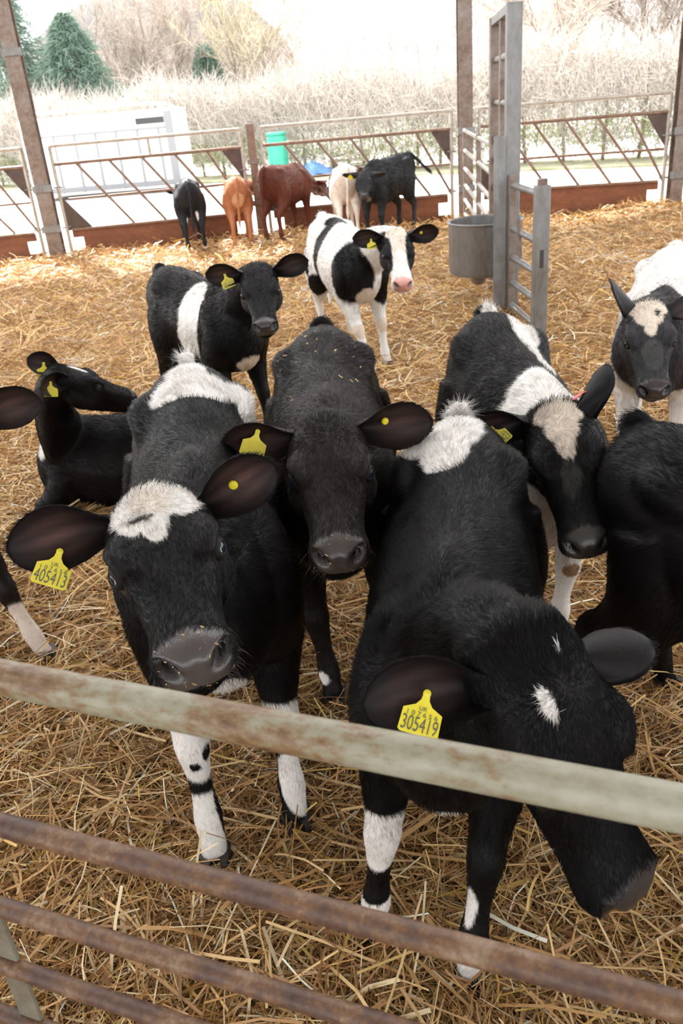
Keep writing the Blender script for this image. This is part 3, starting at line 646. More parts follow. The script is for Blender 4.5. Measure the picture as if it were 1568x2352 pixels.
        if FV:
            fm = from_np('straw_flecks', np.array(FV), np.array(FF)); fo = link('straw_flecks', fm, M['fleck'], root); fo['kind'] = 'stuff'
    return root

def hair_object(name, pos, rad, col, mat, parent=None):
    n, k = pos.shape[:2]
    cv = bpy.data.hair_curves.new(name); cv.add_curves([k]*n)
    cv.attributes['position'].data.foreach_set('vector', pos.astype(np.float32).ravel())
    at = cv.attributes.get('radius') or cv.attributes.new('radius', 'FLOAT', 'POINT'); at.data.foreach_set('value', rad.astype(np.float32).ravel())
    at = cv.attributes.new('coat', 'FLOAT_COLOR', 'CURVE'); at.data.foreach_set('color', np.column_stack([col, np.ones(n)]).astype(np.float32).ravel())
    cv.materials.append(mat); o = bpy.data.objects.new(name, cv); COL.objects.link(o)
    if parent is not None: o.parent = parent
    o['kind'] = 'stuff'
    return o
M['fleck'] = plain_mat('straw_fleck', (.55, .36, .15), .6)

# --- the herd -------------------------------------------------------
exec_calves = True
# A: white-browed calf looking up over the rail
make_calf('black calf with white forehead and wet nose looking up at the camera, tag 405413', -.36, 1.95, (.14, -.99), 1.08, (-.364, 1.430, 1.041), (.269, -.94, -.14), (-.06, -.14, .99),
    dict(base=BLACK, nose_flecks=2, patches=[
        ('h', (.045, -.012, .01), (.062, .072, .06), WHITE, .3), ('h', (.05, .045, 0), (.05, .035, .05), WHITE, .3), ('h', (.105, -.004, 0), (.045, .024, .05), WHITE, .4), ('h', (.09, -.035, 0), (.03, .028, .05), WHITE, .4), ('h', (.03, .0, .01), (.05, .045, .05), (.76, .68, .60), .7), ('h', (.088, -.022, 0), (.008, .022, .05), (.05, .045, .04), .3),
        ('b', (-.26, .03, .95), (.085, .15, .10), WHITE, .22), ('b', (-.36, .0, .97), (.10, .07, .07), WHITE, .25), ('b', (-.47, .0, .97), (.12, .028, .08), WHITE, .25), ('b', (-.23, .17, .80), (.07, .06, .22), WHITE, .25), ('b', (-.42, -.13, .84), (.05, .03, .05), WHITE, .3),
        ('b', (.44, 0, .50), (.05, .05, .06), WHITE, .3),
        ('FR', (.30, -.11, .300), (.08, .08, .085), WHITE, .2), ('FR', (.350, -.110, .262), (.02, .017, .016), BLACK, .1), ('FR', (.34, -.072, .285), (.03, .018, .028), BLACK, .1), ('FR', (.31, -.11, .095), (.07, .06, .085), WHITE, .2), ('FR', (.29, -.072, .12), (.035, .022, .08), BLACK, .2),
        ('FL', (.31, .11, .29), (.08, .08, .075), WHITE, .2), ('FL', (.345, .10, .29), (.015, .014, .014), BLACK, .1), ('FL', (.345, .13, .25), (.03, .02, .018), BLACK, .1), ('FL', (.32, .125, .15), (.06, .045, .10), WHITE, .25)]),
    feet={'FR': (-.385, 1.45), 'FL': (-.185, 1.55), 'HR': (-.55, 2.40), 'HL': (-.27, 2.44)},
    ears={'R': ((-.08, -1, .16), (.70, -.15, .35), .98), 'L': ((-.10, 1, .38), (.85, -.25, .10), .90, (.045, .074, -.045))},
    tags=[dict(ear='R', text='405413', u=.56, v=-.35, n='cam', down=(.1, -.70, -1), size=1.12, lift=.018), dict(ear='L', kind='button', u=.48, v=0, n=(.85, -.4, .2), down=(0, 0, -1), lift=.004)],
    voxel=.0062, fur=170000, fur_r=.00034, flecks=34, whisk=130, seed=3, white_eye=True, nose=(.060, .050, .047))
# B: plain brownish black calf
make_calf('plain brownish black calf in the middle with straw crumbs on its back', -.02, 2.40, (-.01, -1), 1.05, (-.022, 1.905, .990), (.02, -.945, -.32), (-.02, -.32, .945),
    dict(base=BRBLK, nose_flecks=True, patches=[('FR', (.335, -.13, .10), (.03, .025, .022), WHITE, .4)]),
    feet={'FR': (-.07, 2.02), 'FL': (.14, 2.06), 'HR': (-.14, 2.86), 'HL': (.12, 2.84)},
    ears={'R': ((-.10, -1, -.02), (.8, -.1, .3), .98), 'L': ((-.12, 1, .05), (.8, .0, .3), .98)},
    tags=[dict(ear='R', u=.50, v=.45, n='cam', down=(.1, -.4, -1), size=1.05, lift=.018), dict(ear='L', kind='button', u=.42, v=-.1, n=(.85, .3, .3), down=(0, 0, -1), lift=.004)],
    voxel=.0075, fur=120000, fur_r=.00040, flecks=90, whisk=50, seed=5, nose=(.055, .044, .040))
# C: lowered head, biggest
make_calf('big black calf lowering its head behind the gate, small white fleck on brow, tag 305419', .235, 1.545, (-.20, -.98), 1.0, (.2665, .9542, .958), (.355, -.388, -.851), (.425, -.743, .517),
    dict(base=BLACK, patches=[
        ('b', (-.40, -.01, .96), (.15, .085, .10), WHITE, .35), ('b', (-.28, -.03, .95), (.11, .055, .10), WHITE, .45), ('b', (-.33, -.09, .93), (.06, .06, .08), WHITE, .4), ('h', (.068, -.032, 0), (.022, .010, .04), WHITE, .3), ('h', (.022, .020, 0), (.004, .007, .03), WHITE, .3), ('b', (.47, 0, .50), (.02, .03, .02), WHITE, .3),
        ('FR', (.32, -.11, .300), (.09, .075, .080), WHITE, .2), ('FR', (.31, -.11, .105), (.06, .06, .02), WHITE, .4), ('FL', (.33, .08, .19), (.03, .03, .06), WHITE, .3), ('FL', (.33, .11, .09), (.05, .05, .03), WHITE, .3)]),
    feet={'FR': (-.02, 1.20), 'FL': (.17, 1.07), 'HR': (.10, 2.00), 'HL': (.42, 1.92)}, hs=1.10,
    ears={'R': ((-.38, -.765, -.38), (-.1, -.45, .8), .90), 'L': ((.10, .857, .433), (.62, .35, -.55), .74, (.064, .048, -.050))},
    tags=[dict(ear='R', text='305419', u=.50, v=.05, n='cam', down=(.791, -.602, -.272), size=1.0, lift=.020)],
    voxel=.0062, fur=190000, fur_r=.00034, whisk=40, seed=7, nose=(.03, .027, .027))
# D: white blaze
make_calf('black calf with cream wedge-shaped blaze and white forelegs, tag 205423', .60, 2.50, (.0, -1), 1.03, (.590, 2.050, .912), (-.02, -.86, -.51), (-.20, -.50, .84),
    dict(base=BLACK, patches=[
        ('h', (.035, 0, .0), (.042, .068, .05), TAN, .15), ('h', (.075, 0, .0), (.05, .046, .05), TAN, .15), ('h', (.115, 0, .0), (.055, .026, .05), TAN, .2), ('h', (.15, 0, .0), (.05, .012, .05), TAN, .3), ('h', (.21, .0, -.015), (.05, .026, .04), (.035, .032, .030), .9),
        ('b', (.30, .0, .92), (.11, .20, .12), WHITE, .25), ('b', (-.22, .08, .93), (.25, .055, .07), WHITE, .35), ('b', (-.50, .03, .92), (.08, .05, .06), WHITE, .3), ('b', (.02, .10, .92), (.10, .05, .07), WHITE, .35),
        ('b', (.44, 0, .56), (.20, .16, .17), (.70, .60, .52), .2), ('FR', (.30, -.11, .25), (.1, .09, .33), WHITE, .1), ('FL', (.30, .11, .25), (.1, .09, .33), WHITE, .1), ('FL', (.33, .11, .30), (.03, .03, .03), (.30, .18, .10), .3)]),
    feet={'FR': (.56, 2.24), 'FL': (.70, 2.28), 'HR': (.46, 2.92), 'HL': (.74, 2.94)},
    ears={'R': ((-.12, -1, .36), (.8, -.25, .30), .95), 'L': ((-.70, .46, .42), (-.5, .6, .1), .85)},
    tags=[dict(ear='R', text='205423', u=.55, v=-.2, n='cam', down=(.55, .55, -.75), size=.92, lift=.016), dict(ear='L', u=.35, v=0, n=(.5, .3, -.5), down=(-.6, -.6, .5), size=.6, mat='tag_pink', lift=-.012)],
    voxel=.0075, fur=120000, fur_r=.00040, whisk=170, seed=9)
# E: far right, cream wedge and pink spot
make_calf('dark grey headed calf with cream wedge on the brow and mostly white body', 1.52, 3.62, (-.42, -.9), 1.0, (1.262, 3.18, .886), (-.16, -.80, -.56), (-.14, -.54, .83),
    dict(base=WHITE, ears=[GREY], patches=[
        ('b', (.46, 0, .78), (.16, .30, .36), (.030, .026, .028), .15), ('b', (.25, .17, .80), (.12, .09, .12), BLACK, .3), ('h', (.15, 0, -.07), (.30, .16, .15), GREY, .05), ('h', (.035, .0, .0), (.045, .075, .05), TAN, .15), ('h', (.075, .0, .0), (.05, .055, .05), TAN, .15), ('h', (.115, .0, .0), (.05, .025, .05), TAN, .2), ('h', (.062, .030, .0), (.018, .011, .04), (.03, .028, .03), .2), ('h', (.24, 0, -.02), (.07, .04, .03), (.07, .068, .066), .5), ('b', (.0, .2, .55), (.12, .08, .10), GREY, .4), ('b', (.43, .0, .42), (.1, .1, .08), TAN, .3)]),
    ears={'R': ((-.6, -.42, .68), (-.2, -.8, .2), .95), 'L': ((-.25, 1, .05), (.2, .1, .9), .95)},
    nose=(.045, .036, .034), voxel=.009, fur=50000, fur_r=.00055, whisk=160, seed=11, white_eye=True)
# F: black rump at the right edge
make_calf('black calf cut off by the picture edge, only rump and flank showing', .955, 1.42, (.42, -.91), 1.0, (1.40, .50, .80), (.5, -.85, -.2), (.10, -.17, .98),
    dict(base=BLACK, patches=[]), feet={'HR': (.66, 1.90), 'HL': (.95, 1.97)}, voxel=.0085, fur=90000, fur_r=.00042, seed=13, tail=[(-.50, 0, .915), (-.545, .04, .88), (-.57, .09, .76), (-.57, .12, .55), (-.56, .14, .4), (-.55, .14, .3)])
# G: black with white shoulder band
make_calf('black calf with white band behind the shoulder standing alone, yellow tag in one ear', -.66, 4.60, (.56, -.83), .98, (-.303, 4.063, 1.016), (.072, -.874, -.481), (-.008, -.483, .876),
    dict(base=BLACK, patches=[
        ('b', (.11, -.13, .76), (.095, .12, .24), WHITE, .32), ('b', (.04, -.12, .60), (.05, .10, .12), WHITE, .4), ('b', (-.52, -.08, .55), (.04, .05, .25), WHITE, .3), ('b', (.46, .0, .50), (.07, .07, .06), TAN, .3), ('HR', (-.46, -.12, .42), (.03, .06, .12), WHITE, .3)]),
    feet={'FL': (-.33, 4.32), 'FR': (-.50, 4.18)},
    ears={'R': ((-.12, -1, .25), (.8, -.1, .25), 1.0), 'L': ((-.12, 1, .25), (.8, .1, .25), 1.0)},
    tags=[dict(ear='R', u=.50, v=-.1, n='cam', down=(.1, .15, -1), size=1.05, text='305420', lift=.010)],
    voxel=.010, fur=40000, fur_r=.0007, whisk=60, seed=15)
# H: white and black calf facing
make_calf('white and black patched calf with pink nose facing the camera on the open straw', .18, 5.95, (.24, -.97), 1.03, (.479, 5.223, .960), (.009, -.822, -.569), (.03, -.568, .822),
    dict(base=(.82, .79, .75), ears=[BLACK], patches=[
        ('b', (.42, -.09, .67), (.17, .16, .22), BLACK, .25), ('b', (.34, .15, .62), (.12, .12, .2), BLACK, .22), ('b', (-.10, -.10, .72), (.075, .18, .30), BLACK, .28), ('b', (-.16, .02, .93), (.10, .10, .08), BLACK, .28), ('b', (-.26, -.18, .62), (.035, .06, .06), BLACK, .3), ('b', (-.15, -.16, .48), (.16, .10, .10), BLACK, .3), ('b', (-.02, -.18, .70), (.018, .06, .10), WHITE, .3),
        ('h', (.13, -.085, -.085), (.19, .058, .13), BLACK, .08), ('h', (.13, .085, -.085), (.19, .058, .13), BLACK, .08), ('h', (.02, 0, .01), (.06, .07, .045), TAN, .2), ('h', (.12, 0, -.0), (.12, .036, .05), TAN, .2), ('h', (.33, 0, -.09), (.075, .10, .08), WHITE, .05), ('h', (.24, 0, -.02), (.10, .035, .03), WHITE, .1),
        ('FR', (.33, -.11, .29), (.04, .06, .05), TAN, .3), ('FL', (.33, .11, .29), (.04, .06, .05), TAN, .3), ('b', (.45, 0, .5), (.08, .08, .08), TAN, .3)]),
    feet={'FR': (.31, 5.42), 'FL': (.42, 5.62), 'HR': (.00, 6.40), 'HL': (.22, 6.50)},
    ears={'R': ((-.12, -1, .12), (.8, -.1, .25), 1.0), 'L': ((-.12, 1, .18), (.8, .1, .25), 1.0)},
    tags=[dict(ear='R', u=.42, v=-.2, n='cam', down=(.1, .1, -1), size=.95, lift=.012), dict(ear='L', kind='button', u=.45, v=0, n=(.85, .3, .3), down=(0, 0, -1))],
    nose=PINK, voxel=.010, fur=40000, fur_r=.0008, whisk=20, seed=17)
# I: lying
make_calf('black calf lying in the straw with its head turned back, two yellow tags', -.98, 3.66, (-.99, .10), .90, (-1.13, 3.42, .775), (.78, .42, -.44), (.42, .12, .90),
    dict(base=BLACK, patches=[('b', (.42, .10, .43), (.06, .07, .10), WHITE, .3), ('h', (.08, .0, .0), (.05, .02, .03), WHITE, .3), ('b', (-.18, .18, .13), (.045, .06, .04), TAN, .3)]),
    ears={'R': ((-.80, -.55, -.15), (.15, -.9, .1), .92), 'L': ((-1, .50, .10), (.3, -.9, .1), .92)},
    tags=[dict(ear='R', u=.55, v=0, n='cam', down=(.3, .0, -1), size=.95, lift=.014), dict(ear='L', u=.55, v=0, n='cam', down=(.3, 0, -1), size=1.0, lift=.014)],
    lying=True, voxel=.009, fur=45000, fur_r=.0006, seed=19)
# J: left edge
make_calf('black calf cut off by the picture edge, one ear and a white-socked foreleg showing', -1.50, 2.62, (.55, -.83), 1.0, (-1.06, 2.13, 1.03), (.25, -.88, -.40), (.1, -.40, .9),
    dict(base=BRBLK, patches=[('FL', (.34, .11, .12), (.07, .07, .13), (.70, .60, .52), .15)]),
    feet={'FL': (-1.07, 2.39), 'FR': (-1.42, 2.38)},
    ears={'R': ((-.1, -1, .1), (.8, -.1, .25), 1.0), 'L': ((-.15, 1, .12), (.8, .1, .25), 1.05)},
    tags=[dict(ear='L', kind='button', u=.40, v=0, n=(.85, .3, .3), down=(0, 0, -1))], voxel=.009, fur=40000, fur_r=.0006, seed=21)
# far calves at the feed barrier
FG = 'calves standing at the far feed barrier'
make_calf('black calf seen from behind with its head through the far barrier', -1.72, 12.0, (-.2, .98), .98, (-1.86, 12.62, .78), (-.3, .9, -.3), (0, .3, .95),
    dict(base=(.014, .015, .018), patches=[('HL', (-.38, .06, .33), (.05, .03, .16), WHITE, .35), ('HR', (-.38, -.07, .47), (.04, .02, .07), WHITE, .3), ('HR', (-.39, -.11, .05), (.06, .06, .05), WHITE, .2)]), voxel=.012, fur=9000, fur_r=.0016, seed=23, group=FG)
make_calf('ginger calf seen from behind at the far barrier', -1.06, 12.05, (-.12, .98), .95, (-.86, 12.72, .78), (.3, .9, -.4), (0, .3, .95),
    dict(base=(.42, .165, .075), patches=[('b', (-.5, 0, .55), (.08, .1, .2), (.62, .36, .2), .3)]), voxel=.012, fur=9000, fur_r=.0016, seed=25, group=FG)
make_calf('dark red-brown calf standing side on by the short fence post', -.36, 12.0, (.50, .86), 1.03, (.02, 12.62, .72), (.6, .8, -.3), (0, .3, .95),
    dict(base=(.105, .030, .018), patches=[]), voxel=.012, fur=9000, fur_r=.0016, seed=27, group=FG)
make_calf('fluffy black calf facing the camera at the far barrier, tail flicked out', .98, 11.75, (-.62, -.78), 1.08, (.66, 11.22, .88), (-.10, -.88, -.46), (0, -.46, .88),
    dict(base=(.022, .023, .026), patches=[('b', (.46, 0, .5), (.06, .06, .06), (.2, .17, .15), .3)]),
    tags=[dict(ear='R', u=.5, v=0, n=(.9, -.3, .3), down=(0, 0, -1), size=1.1)], voxel=.012, fur=14000, fur_r=.0016, fur_len=1.5, seed=29, group=FG, nose=(.05, .04, .04), tail=[(-.50, 0, .915), (-.58, 0, .90), (-.66, .05, .84), (-.70, .12, .76), (-.70, .2, .70), (-.70, .24, .66)])
make_calf('white and brown calf half hidden behind the fluffy black calf', .42, 12.05, (-.05, 1.0), 1.0, (.62, 12.62, .85), (.3, .9, -.4), (0, .3, .95),
    dict(base=(.80, .70, .62), ears=[(.10, .05, .035)], patches=[('b', (.35, 0, .8), (.25, .3, .35), (.13, .06, .04), .2), ('b', (-.1, -.2, .75), (.12, .1, .2), (.16, .07, .045), .3), ('h', (.15, 0, -.05), (.3, .2, .2), (.13, .06, .04), .05)]), voxel=.012, fur=9000, fur_r=.0016, seed=31, group=FG)

# ------------------------------------------------------------------ loose straw
def straw_bed(n, seed):
    r = np.random.default_rng(seed)
    # denser towards the front where single stalks can be told apart
    u = r.uniform(0, 1, n*3); ymin, ymax = .35, 12.75
    yy = ymin*(ymax/ymin)**(u**.76)
    xw = .75+.62*yy; xx = r.uniform(-1, 1, n*3)*xw*1.02+.05*yy
    k = np.abs(xx) < 9; xx, yy = xx[k][:n], yy[k][:n]; n = len(xx)
    dist = np.hypot(xx, yy)
    grow = 1+np.clip(dist-2, 0, 12)*.012
    L = r.gamma(3.2, .032, n).clip(.025, .26)*grow; w = r.uniform(.0008, .0021, n)*np.where(r.uniform(0, 1, n) < .15, 1.7, 1)*(1+np.clip(dist-2, 0, 12)*.13)
    bold = (r.uniform(0, 1, n) < .13) & (dist < 3.5); L = np.where(bold, L*1.5+.03, L); w = np.where(bold, w*1.7, w)
    yaw = r.uniform(0, 2*np.pi, n); pit = r.normal(.03, .13, n)+np.where(r.uniform(0, 1, n) < .08, r.normal(0, .3, n), 0)+np.clip((dist-2.5)/4, 0, 1)*r.normal(0, .30, n); curve = r.normal(0, 1, n)*np.clip((dist-2.5)/4, 0, 1)*.25+r.normal(0, .16, n); twist = r.uniform(0, np.pi, n)*.5
    d = np.stack([np.cos(yaw)*np.cos(pit), np.sin(yaw)*np.cos(pit), np.sin(pit)], -1); sd = np.stack([-np.sin(yaw), np.cos(yaw), 0*yaw], -1)
    upv = np.cross(sd, d)*-1; upv = np.where(upv[:, 2:] < 0, -upv, upv)
    z = ground(xx, yy)+np.abs(r.normal(0, .014, n))*(1+np.clip((dist-2.5)/4, 0, 1)*1.2)+.004+np.abs(np.sin(pit))*L*.4
    c = np.stack([xx, yy, z], -1)
    T = np.array([-.5, -.17, .17, .5]); V = np.empty((n, 4, 2, 3))
    ws = (np.cos(twist)[:, None]*sd+np.sin(twist)[:, None]*upv)*w[:, None]
    for i, t in enumerate(T):
        p = c+d*(L*t)[:, None]+sd*(curve*L*(t*t-.1)*1.6)[:, None]+upv*((-.12*L)*(t*t-.12))[:, None]
        V[:, i, 0] = p-ws; V[:, i, 1] = p+ws
    b = (np.arange(n)*8)[:, None]
    Fq = np.concatenate([b+np.array([2*i, 2*i+2, 2*i+3, 2*i+1]) for i in range(3)])
    pal = np.array([(.60, .325, .115), (.72, .45, .18), (.48, .24, .08), (.82, .60, .32), (.33, .155, .05), (.66, .40, .09), (.90, .78, .56)]); pr = [.26, .22, .20, .10, .12, .07, .03]
    col = pal[r.choice(len(pal), n, p=pr)]*np.array([1.0, 1.09, 1.24])*r.uniform(.74, 1.20, n)[:, None]; col = np.clip(col, 0, .92)
    me = from_np('straw_bedding', V.reshape(-1, 3), Fq)
    at = me.attributes.new('coat', 'FLOAT_COLOR', 'POINT'); at.data.foreach_set('color', np.repeat(np.column_stack([col, np.ones(n)]), 8, 0).astype(np.float32).ravel())
    o = link('straw_bedding', me, M['straw']); return tag(o, 'loose golden straw spread over the whole pen floor', 'straw', kind='stuff')
straw_bed(int(270000*STRAW), 41)

# ------------------------------------------------------------------ yard and background
def hair_thing(name, pos, rad, col, label, cat, group=None, parent=None):
    o = hair_object(name, pos, rad, col, M['twig'], parent)
    return o
# hedge: a long bare hedge, running obliquely behind the yard
def hedge(name, p0, p1, h, depth, n, label, seed, tone=(.50, .455, .41), rtw=.006):
    r = np.random.default_rng(seed); a, b = np.array(p0, float), np.array(p1, float); d = b-a; L = np.linalg.norm(d); d /= L; nn = np.array([-d[1], d[0]])
    t = r.uniform(0, L, n); dep = r.uniform(-1, 1, n)*depth; zz = r.uniform(0, 1, n)**.8*h*(1+.08*np.sin(t*1.1)+.05*np.sin(t*3.1+1))
    root = np.stack([a[0]+d[0]*t+nn[0]*dep, a[1]+d[1]*t+nn[1]*dep, zz*.86], -1)
    dv = r.normal(0, .55, (n, 3)); dv[:, 2] += .75; dv /= np.linalg.norm(dv, axis=1)[:, None]; ln = r.uniform(.25, .75, n)*(.6+.4*h/2.6)
    bend = r.normal(0, .25, (n, 3)); tt = np.linspace(0, 1, 4)
    pos = root[:, None]+ln[:, None, None]*(tt[None, :, None]*dv[:, None]+(tt**2)[None, :, None]*bend[:, None])
    rad = np.outer(r.uniform(.5, 1.3, n)*rtw, [1, .8, .6, .35]); col = np.array(tone)*r.uniform(.6, 1.35, n)[:, None]
    g = (zz < .35*h) & (r.uniform(0, 1, n) < .35); col[g] = np.array([.20, .27, .06])*r.uniform(.7, 1.4, g.sum())[:, None]
    e = empty(name, (a[0], a[1], 0)); tag(e, label, 'hedge')
    pos = pos-np.array([a[0], a[1], 0])
    hair_object('twigs', pos, rad, col, M['twig'], e)
    m = MB()
    for k in range(int(L/.8)):
        q = d*(k*.8+.2*math.sin(k*7.1)); m.tube([(q[0], q[1], -.1), (q[0]+.1*math.sin(k), q[1], h*.5), (q[0]+.22*math.sin(k*2.3), q[1]+.1, h*.85)], [.045, .03, .012], 6)
    so = m.build('stems', M['bark'], e); so['kind'] = 'stuff'
    return e
hedge('hedge', (-15, 34.5), (13, 17.2), 2.7, .8, 52000, 'long bare brown hedge running behind the concrete yard', 51, rtw=.0065)
hedge('hedge', (-22, 46), (24, 33), 5.2, 1.6, 30000, 'taller bare hedge on the bank behind the first hedge', 52, tone=(.50, .45, .41), rtw=.011)
o = MB().box((0, 0, 0), (36, 2.2, .06), Matrix.Rotation(math.atan2(-17.3, 28), 3, 'Z')).build('verge', M['verge']); o.location = (-1.0, 25.2, -.03); tag(o, 'strip of rough grass along the foot of the hedge', 'grass', kind='structure')

def bare_tree(name, x, y, h, seed, label, lean=0.0, tone=(.42, .34, .27), stems=1, spread=.5, n_tw=1600, group='bare trees beyond the hedge'):
    r = np.random.default_rng(seed); e = empty(name, (x, y, 0)); tag(e, label, 'tree', group)
    m = MB(); tips = []
    def grow(p, d, L, rad, lev):
        k = 4; pts = [p]; dd = d.copy()
        for i in range(k):
            dd = dd+r.normal(0, .10, 3); dd[2] += .05; dd /= np.linalg.norm(dd); p = p+dd*L/k; pts.append(p)
        m.tube([q for q in pts], [rad*(1-.45*i/k) for i in range(k+1)], 6 if lev else 8)
        for q in pts[1:]: tips.append((q, dd, L))
        if lev < 3:
            for b in range(3 if lev < 2 else 2):
                nd = dd+r.normal(0, spread, 3); nd[2] = abs(nd[2])*.6+.35; nd /= np.linalg.norm(nd)
                grow(pts[r.integers(2, k+1)], nd, L*r.uniform(.55, .75), rad*.5, lev+1)
    for s_ in range(stems):
        d0 = np.array([lean+r.normal(0, .16 if stems > 1 else .04), r.normal(0, .1), 1.0]); d0 /= np.linalg.norm(d0)
        grow(np.array([r.normal(0, .15 if stems > 1 else 0), 0, -.2]), d0, h*.42, h*.013/(stems**.35), 0)
    m.build('trunk', M['bark'], e, True)
    ti = r.integers(0, len(tips), n_tw); P0 = np.array([tips[i][0] for i in ti]); D0 = np.array([tips[i][1] for i in ti])+r.normal(0, .6, (n_tw, 3)); D0[:, 2] += .3; D0 /= np.linalg.norm(D0, axis=1)[:, None]
    ln = r.uniform(.3, 1.0, n_tw)*h*.11; tt = np.linspace(0, 1, 4); bend = r.normal(0, .25, (n_tw, 3))
    pos = P0[:, None]+ln[:, None, None]*(tt[None, :, None]*D0[:, None]+(tt**2)[None, :, None]*bend[:, None])
    hair_object('twigs', pos, np.outer(r.uniform(.6, 1.3, n_tw)*h*.0012, [1, .8, .6, .3]), np.array(tone)*r.uniform(.6, 1.3, n_tw)[:, None], M['twig'], e)
    return e
bare_tree('bare_tree', -7.6, 41, 8.0, 61, 'bare pinkish grey tree standing next to the conifer', stems=4, tone=(.46, .40, .35), n_tw=2600)
bare_tree('bare_tree', -5.2, 42, 8.5, 62, 'bare grey tree with many thin stems behind the trailer', stems=5, tone=(.46, .40, .35), n_tw=3000)
bare_tree('bare_tree', -2.4, 39, 8.0, 63, 'bare tree with yellowish green splayed stems behind the green barrel', stems=6, spread=.4, tone=(.50, .45, .33), n_tw=2200)
bare_tree('bare_tree', -.6, 44, 6.5, 64, 'small bare tree at the edge of the bright sky gap', stems=3, tone=(.5, .42, .35), n_tw=1500)
bare_tree('bare_tree', 9.4, 33, 9.0, 65, 'bare tree seen between the column and the tall frame', stems=3, tone=(.55, .48, .42), n_tw=7000)
bare_tree('bare_tree', 13.0, 34, 10.0, 66, 'bare tree above the hedge past the tall frame', stems=3, tone=(.52, .46, .42), n_tw=7000)
bare_tree('bare_tree', 17.5, 35, 10.5, 67, 'bare tree above the hedge by the picture edge', stems=4, tone=(.50, .44, .40), n_tw=7000)

def conifer(x, y, h, w, seed, label):
    r = np.random.default_rng(seed); e = empty('conifer', (x, y, 0)); tag(e, label, 'tree', 'dark green conifers beyond the yard')
    MB().tube([(0, 0, -.2), (0, 0, h*.6), (0, 0, h*.97)], [.16, .10, .02], 8).build('trunk', M['bark'], e, True)
    n = 16000; z = r.uniform(.05, 1, n); az_ = r.uniform(0, 2*np.pi, n); R_ = w*(1-z)**.75*r.uniform(.35, 1.0, n)*(1+.25*np.sin(np.floor(z*9)*2.1+np.floor(az_*2.2)*3.3))
    P0 = np.stack([np.cos(az_)*R_, np.sin(az_)*R_, z*h], -1); out = np.stack([np.cos(az_), np.sin(az_), -.15+0*z], -1)+r.normal(0, .5, (n, 3)); out /= np.linalg.norm(out, axis=1)[:, None]
    tt = np.linspace(0, 1, 4); ln = r.uniform(.15, .42, n)
    pos = P0[:, None]+ln[:, None, None]*(tt[None, :, None]*out[:, None]+(tt**2)[None, :, None]*np.array([0, 0, -.25]))
    hair_object('needles', pos, np.outer(r.uniform(.7, 1.3, n)*.012, [1, .9, .7, .3]), np.array([.16, .235, .18])*r.uniform(.5, 1.5, n)[:, None], M['twig'], e)
conifer(-9.0, 37, 5.6, 2.6, 71, 'broad dark green conifer behind the trailer')
conifer(-11.9, 38, 9.0, 2.4, 72, 'tall dark green conifer at the picture edge behind the steel column')
conifer(-4.0, 39, 4.2, 1.3, 73, 'small grey green conifer between bare stems')
# far hill
hx = np.linspace(-60, 40, 60); hy = np.linspace(70, 120, 20); HX, HY = np.meshgrid(hx, hy)
HZ = 13.2*np.exp(-((HX+14)/15)**4)*np.exp(-((HY-95)/22)**2)+snoise(np.stack([HX, HY], -1), .35, 8)*.5-.4
ii = np.arange(HX.size).reshape(HX.shape); o = link('hill', from_np('hill', np.stack([HX, HY, HZ], -1).reshape(-1, 3), np.stack([ii[:-1, :-1], ii[:-1, 1:], ii[1:, 1:], ii[1:, :-1]], -1).reshape(-1, 4)), M['hill'], smooth=True)
tag(o, 'brown wooded hill on the horizon', 'hill', kind='structure')

# livestock trailer
TR = empty('livestock_trailer', (-5.42, 23.4, 0), math.radians(-4)); tag(TR, 'white ribbed livestock trailer parked in the yard', 'trailer')
Lx, Wy, z0, z1 = 4.0, 1.9, .06, 1.93
MB().box((0, Wy/2, (z0+z1)/2), (Lx, Wy, z1-z0), bevel=.05).build('body', M['trailer'], TR)
for k in range(7):
    MB().box((-Lx/2+.3+k*.55, -.02, .82), (.06, .04, 1.38), bevel=.008).build('rib', M['trailer_grey'], TR)
MB().box((0, -.015, 1.50), (Lx-.1, .03, .05), bevel=.006).build('side_rail', M['trailer_grey'], TR)
MB().box((0, -.015, .2), (Lx-.05, .04, .12), bevel=.006).build('sill', M['trailer_grey'], TR)
MB().box((Lx/2-.58, -.012, 1.68), (.72, .03, .14)).build('vent_slot', M['dark'], TR)
MB().box((Lx/2-.10, -.02, .98), (.20, .05, 1.8), bevel=.015).build('corner_post', M['trailer_grey'], TR)
for yy in (.25, Wy-.25): MB().tube([(-Lx/2+.05, yy, 1.95), (-Lx/2+.2, yy, 2.06), (0, yy, 2.12), (Lx/2-.5, yy, 2.08), (Lx/2-.2, yy, 1.94)], .022, 8).build('roof_rail', M['trailer'], TR, True)
for k in range(6): MB().tube([(-Lx/2+.35+k*.58, .25, 2.085), (-Lx/2+.35+k*.58, Wy-.25, 2.085)], .016, 8).build('roof_bar', M['trailer'], TR, True)

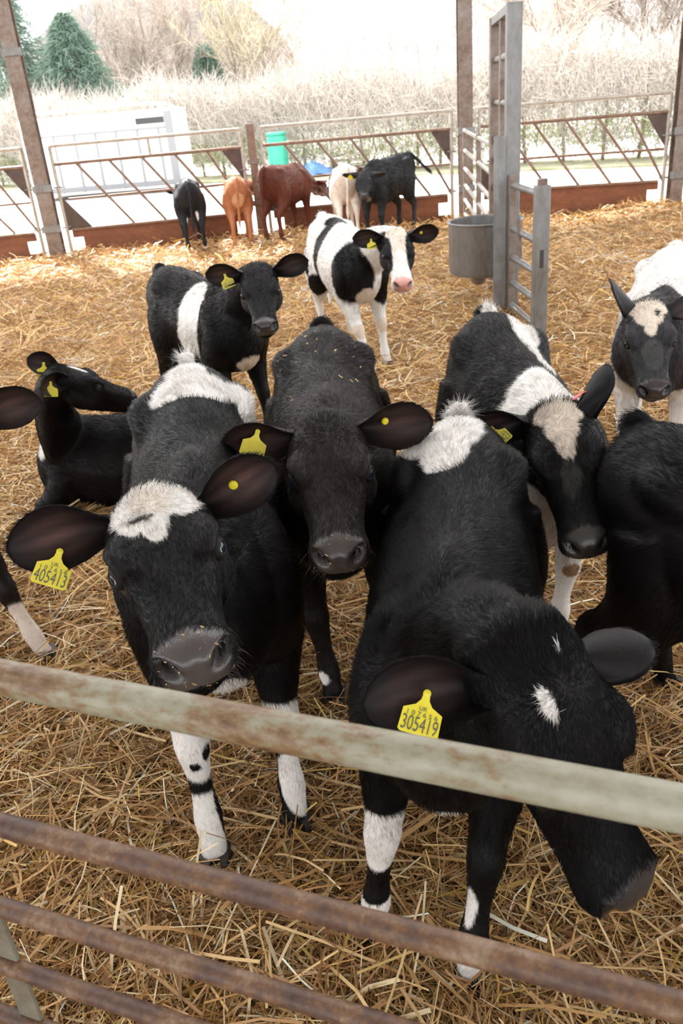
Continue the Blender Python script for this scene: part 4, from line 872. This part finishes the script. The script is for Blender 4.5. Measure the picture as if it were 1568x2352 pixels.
# green barrel, blue sheet, pallets
BR = empty('plastic_barrel', (-.86, 24.0, 0)); tag(BR, 'green plastic water barrel standing in the yard', 'barrel')
MB().lathe([(.001, -.05), (.24, -.05), (.26, 0), (.265, .3), (.275, .33), (.265, .36), (.265, .72), (.275, .75), (.265, .78), (.26, 1.04), (.23, 1.08), (.001, 1.08)], n=36).build('drum', M['green_plastic'], BR, True)
MB().lathe([(.001, 1.08), (.27, 1.08), (.275, 1.12), (.26, 1.14), (.001, 1.14)], n=36).build('lid', M['green_plastic'], BR, True)
gxx, gyy = np.meshgrid(np.linspace(-.8, .8, 26), np.linspace(-.45, .45, 16)); P2 = np.stack([gxx, gyy], -1)
gz = .16+.14*snoise(P2, 5, 81)+.09*snoise(P2, 11, 82); gz = np.clip(gz*np.clip(1.15-np.hypot(gxx/.85, gyy/.5), 0, 1)*1.4, 0, .5)-.03
ii = np.arange(gxx.size).reshape(gxx.shape); me = from_np('plastic_sheet', np.stack([gxx, gyy, gz], -1).reshape(-1, 3), np.stack([ii[:-1, :-1], ii[:-1, 1:], ii[1:, 1:], ii[1:, :-1]], -1).reshape(-1, 4))
o = link('plastic_sheet', me, M['blue_sheet'], smooth=True); o.location = (.25, 24.2, .0); o.scale = (1.0, 1.3, 1.3); tag(o, 'crumpled blue and white plastic sheet on the ground beside the barrel', 'sheet')
def pallet(x, y, z, rz, label):
    e = empty('wooden_pallet', (x, y, z), rz); tag(e, label, 'pallet', 'pallets stacked by the hedge')
    for k in range(6): MB().box((0, -.5+k*.2, .13), (1.2, .12, .022), bevel=.003).build('top_board', M['pale_wood'], e)
    for k in (-1, 0, 1):
        MB().box((k*.53, 0, .065), (.10, 1.1, .09), bevel=.003).build('bearer', M['pale_wood'], e)
    for k in (-1, 0, 1): MB().box((0, k*.48, .01), (1.2, .1, .02), bevel=.003).build('bottom_board', M['pale_wood'], e)
for k, lb in enumerate(('lowest wooden pallet of the stack by the hedge', 'middle wooden pallet of the stack by the hedge', 'topmost wooden pallet of the stack by the hedge')):
    pallet(1.15+.03*k, 27.0, .0+.145*k, .1*k-.08, lb)
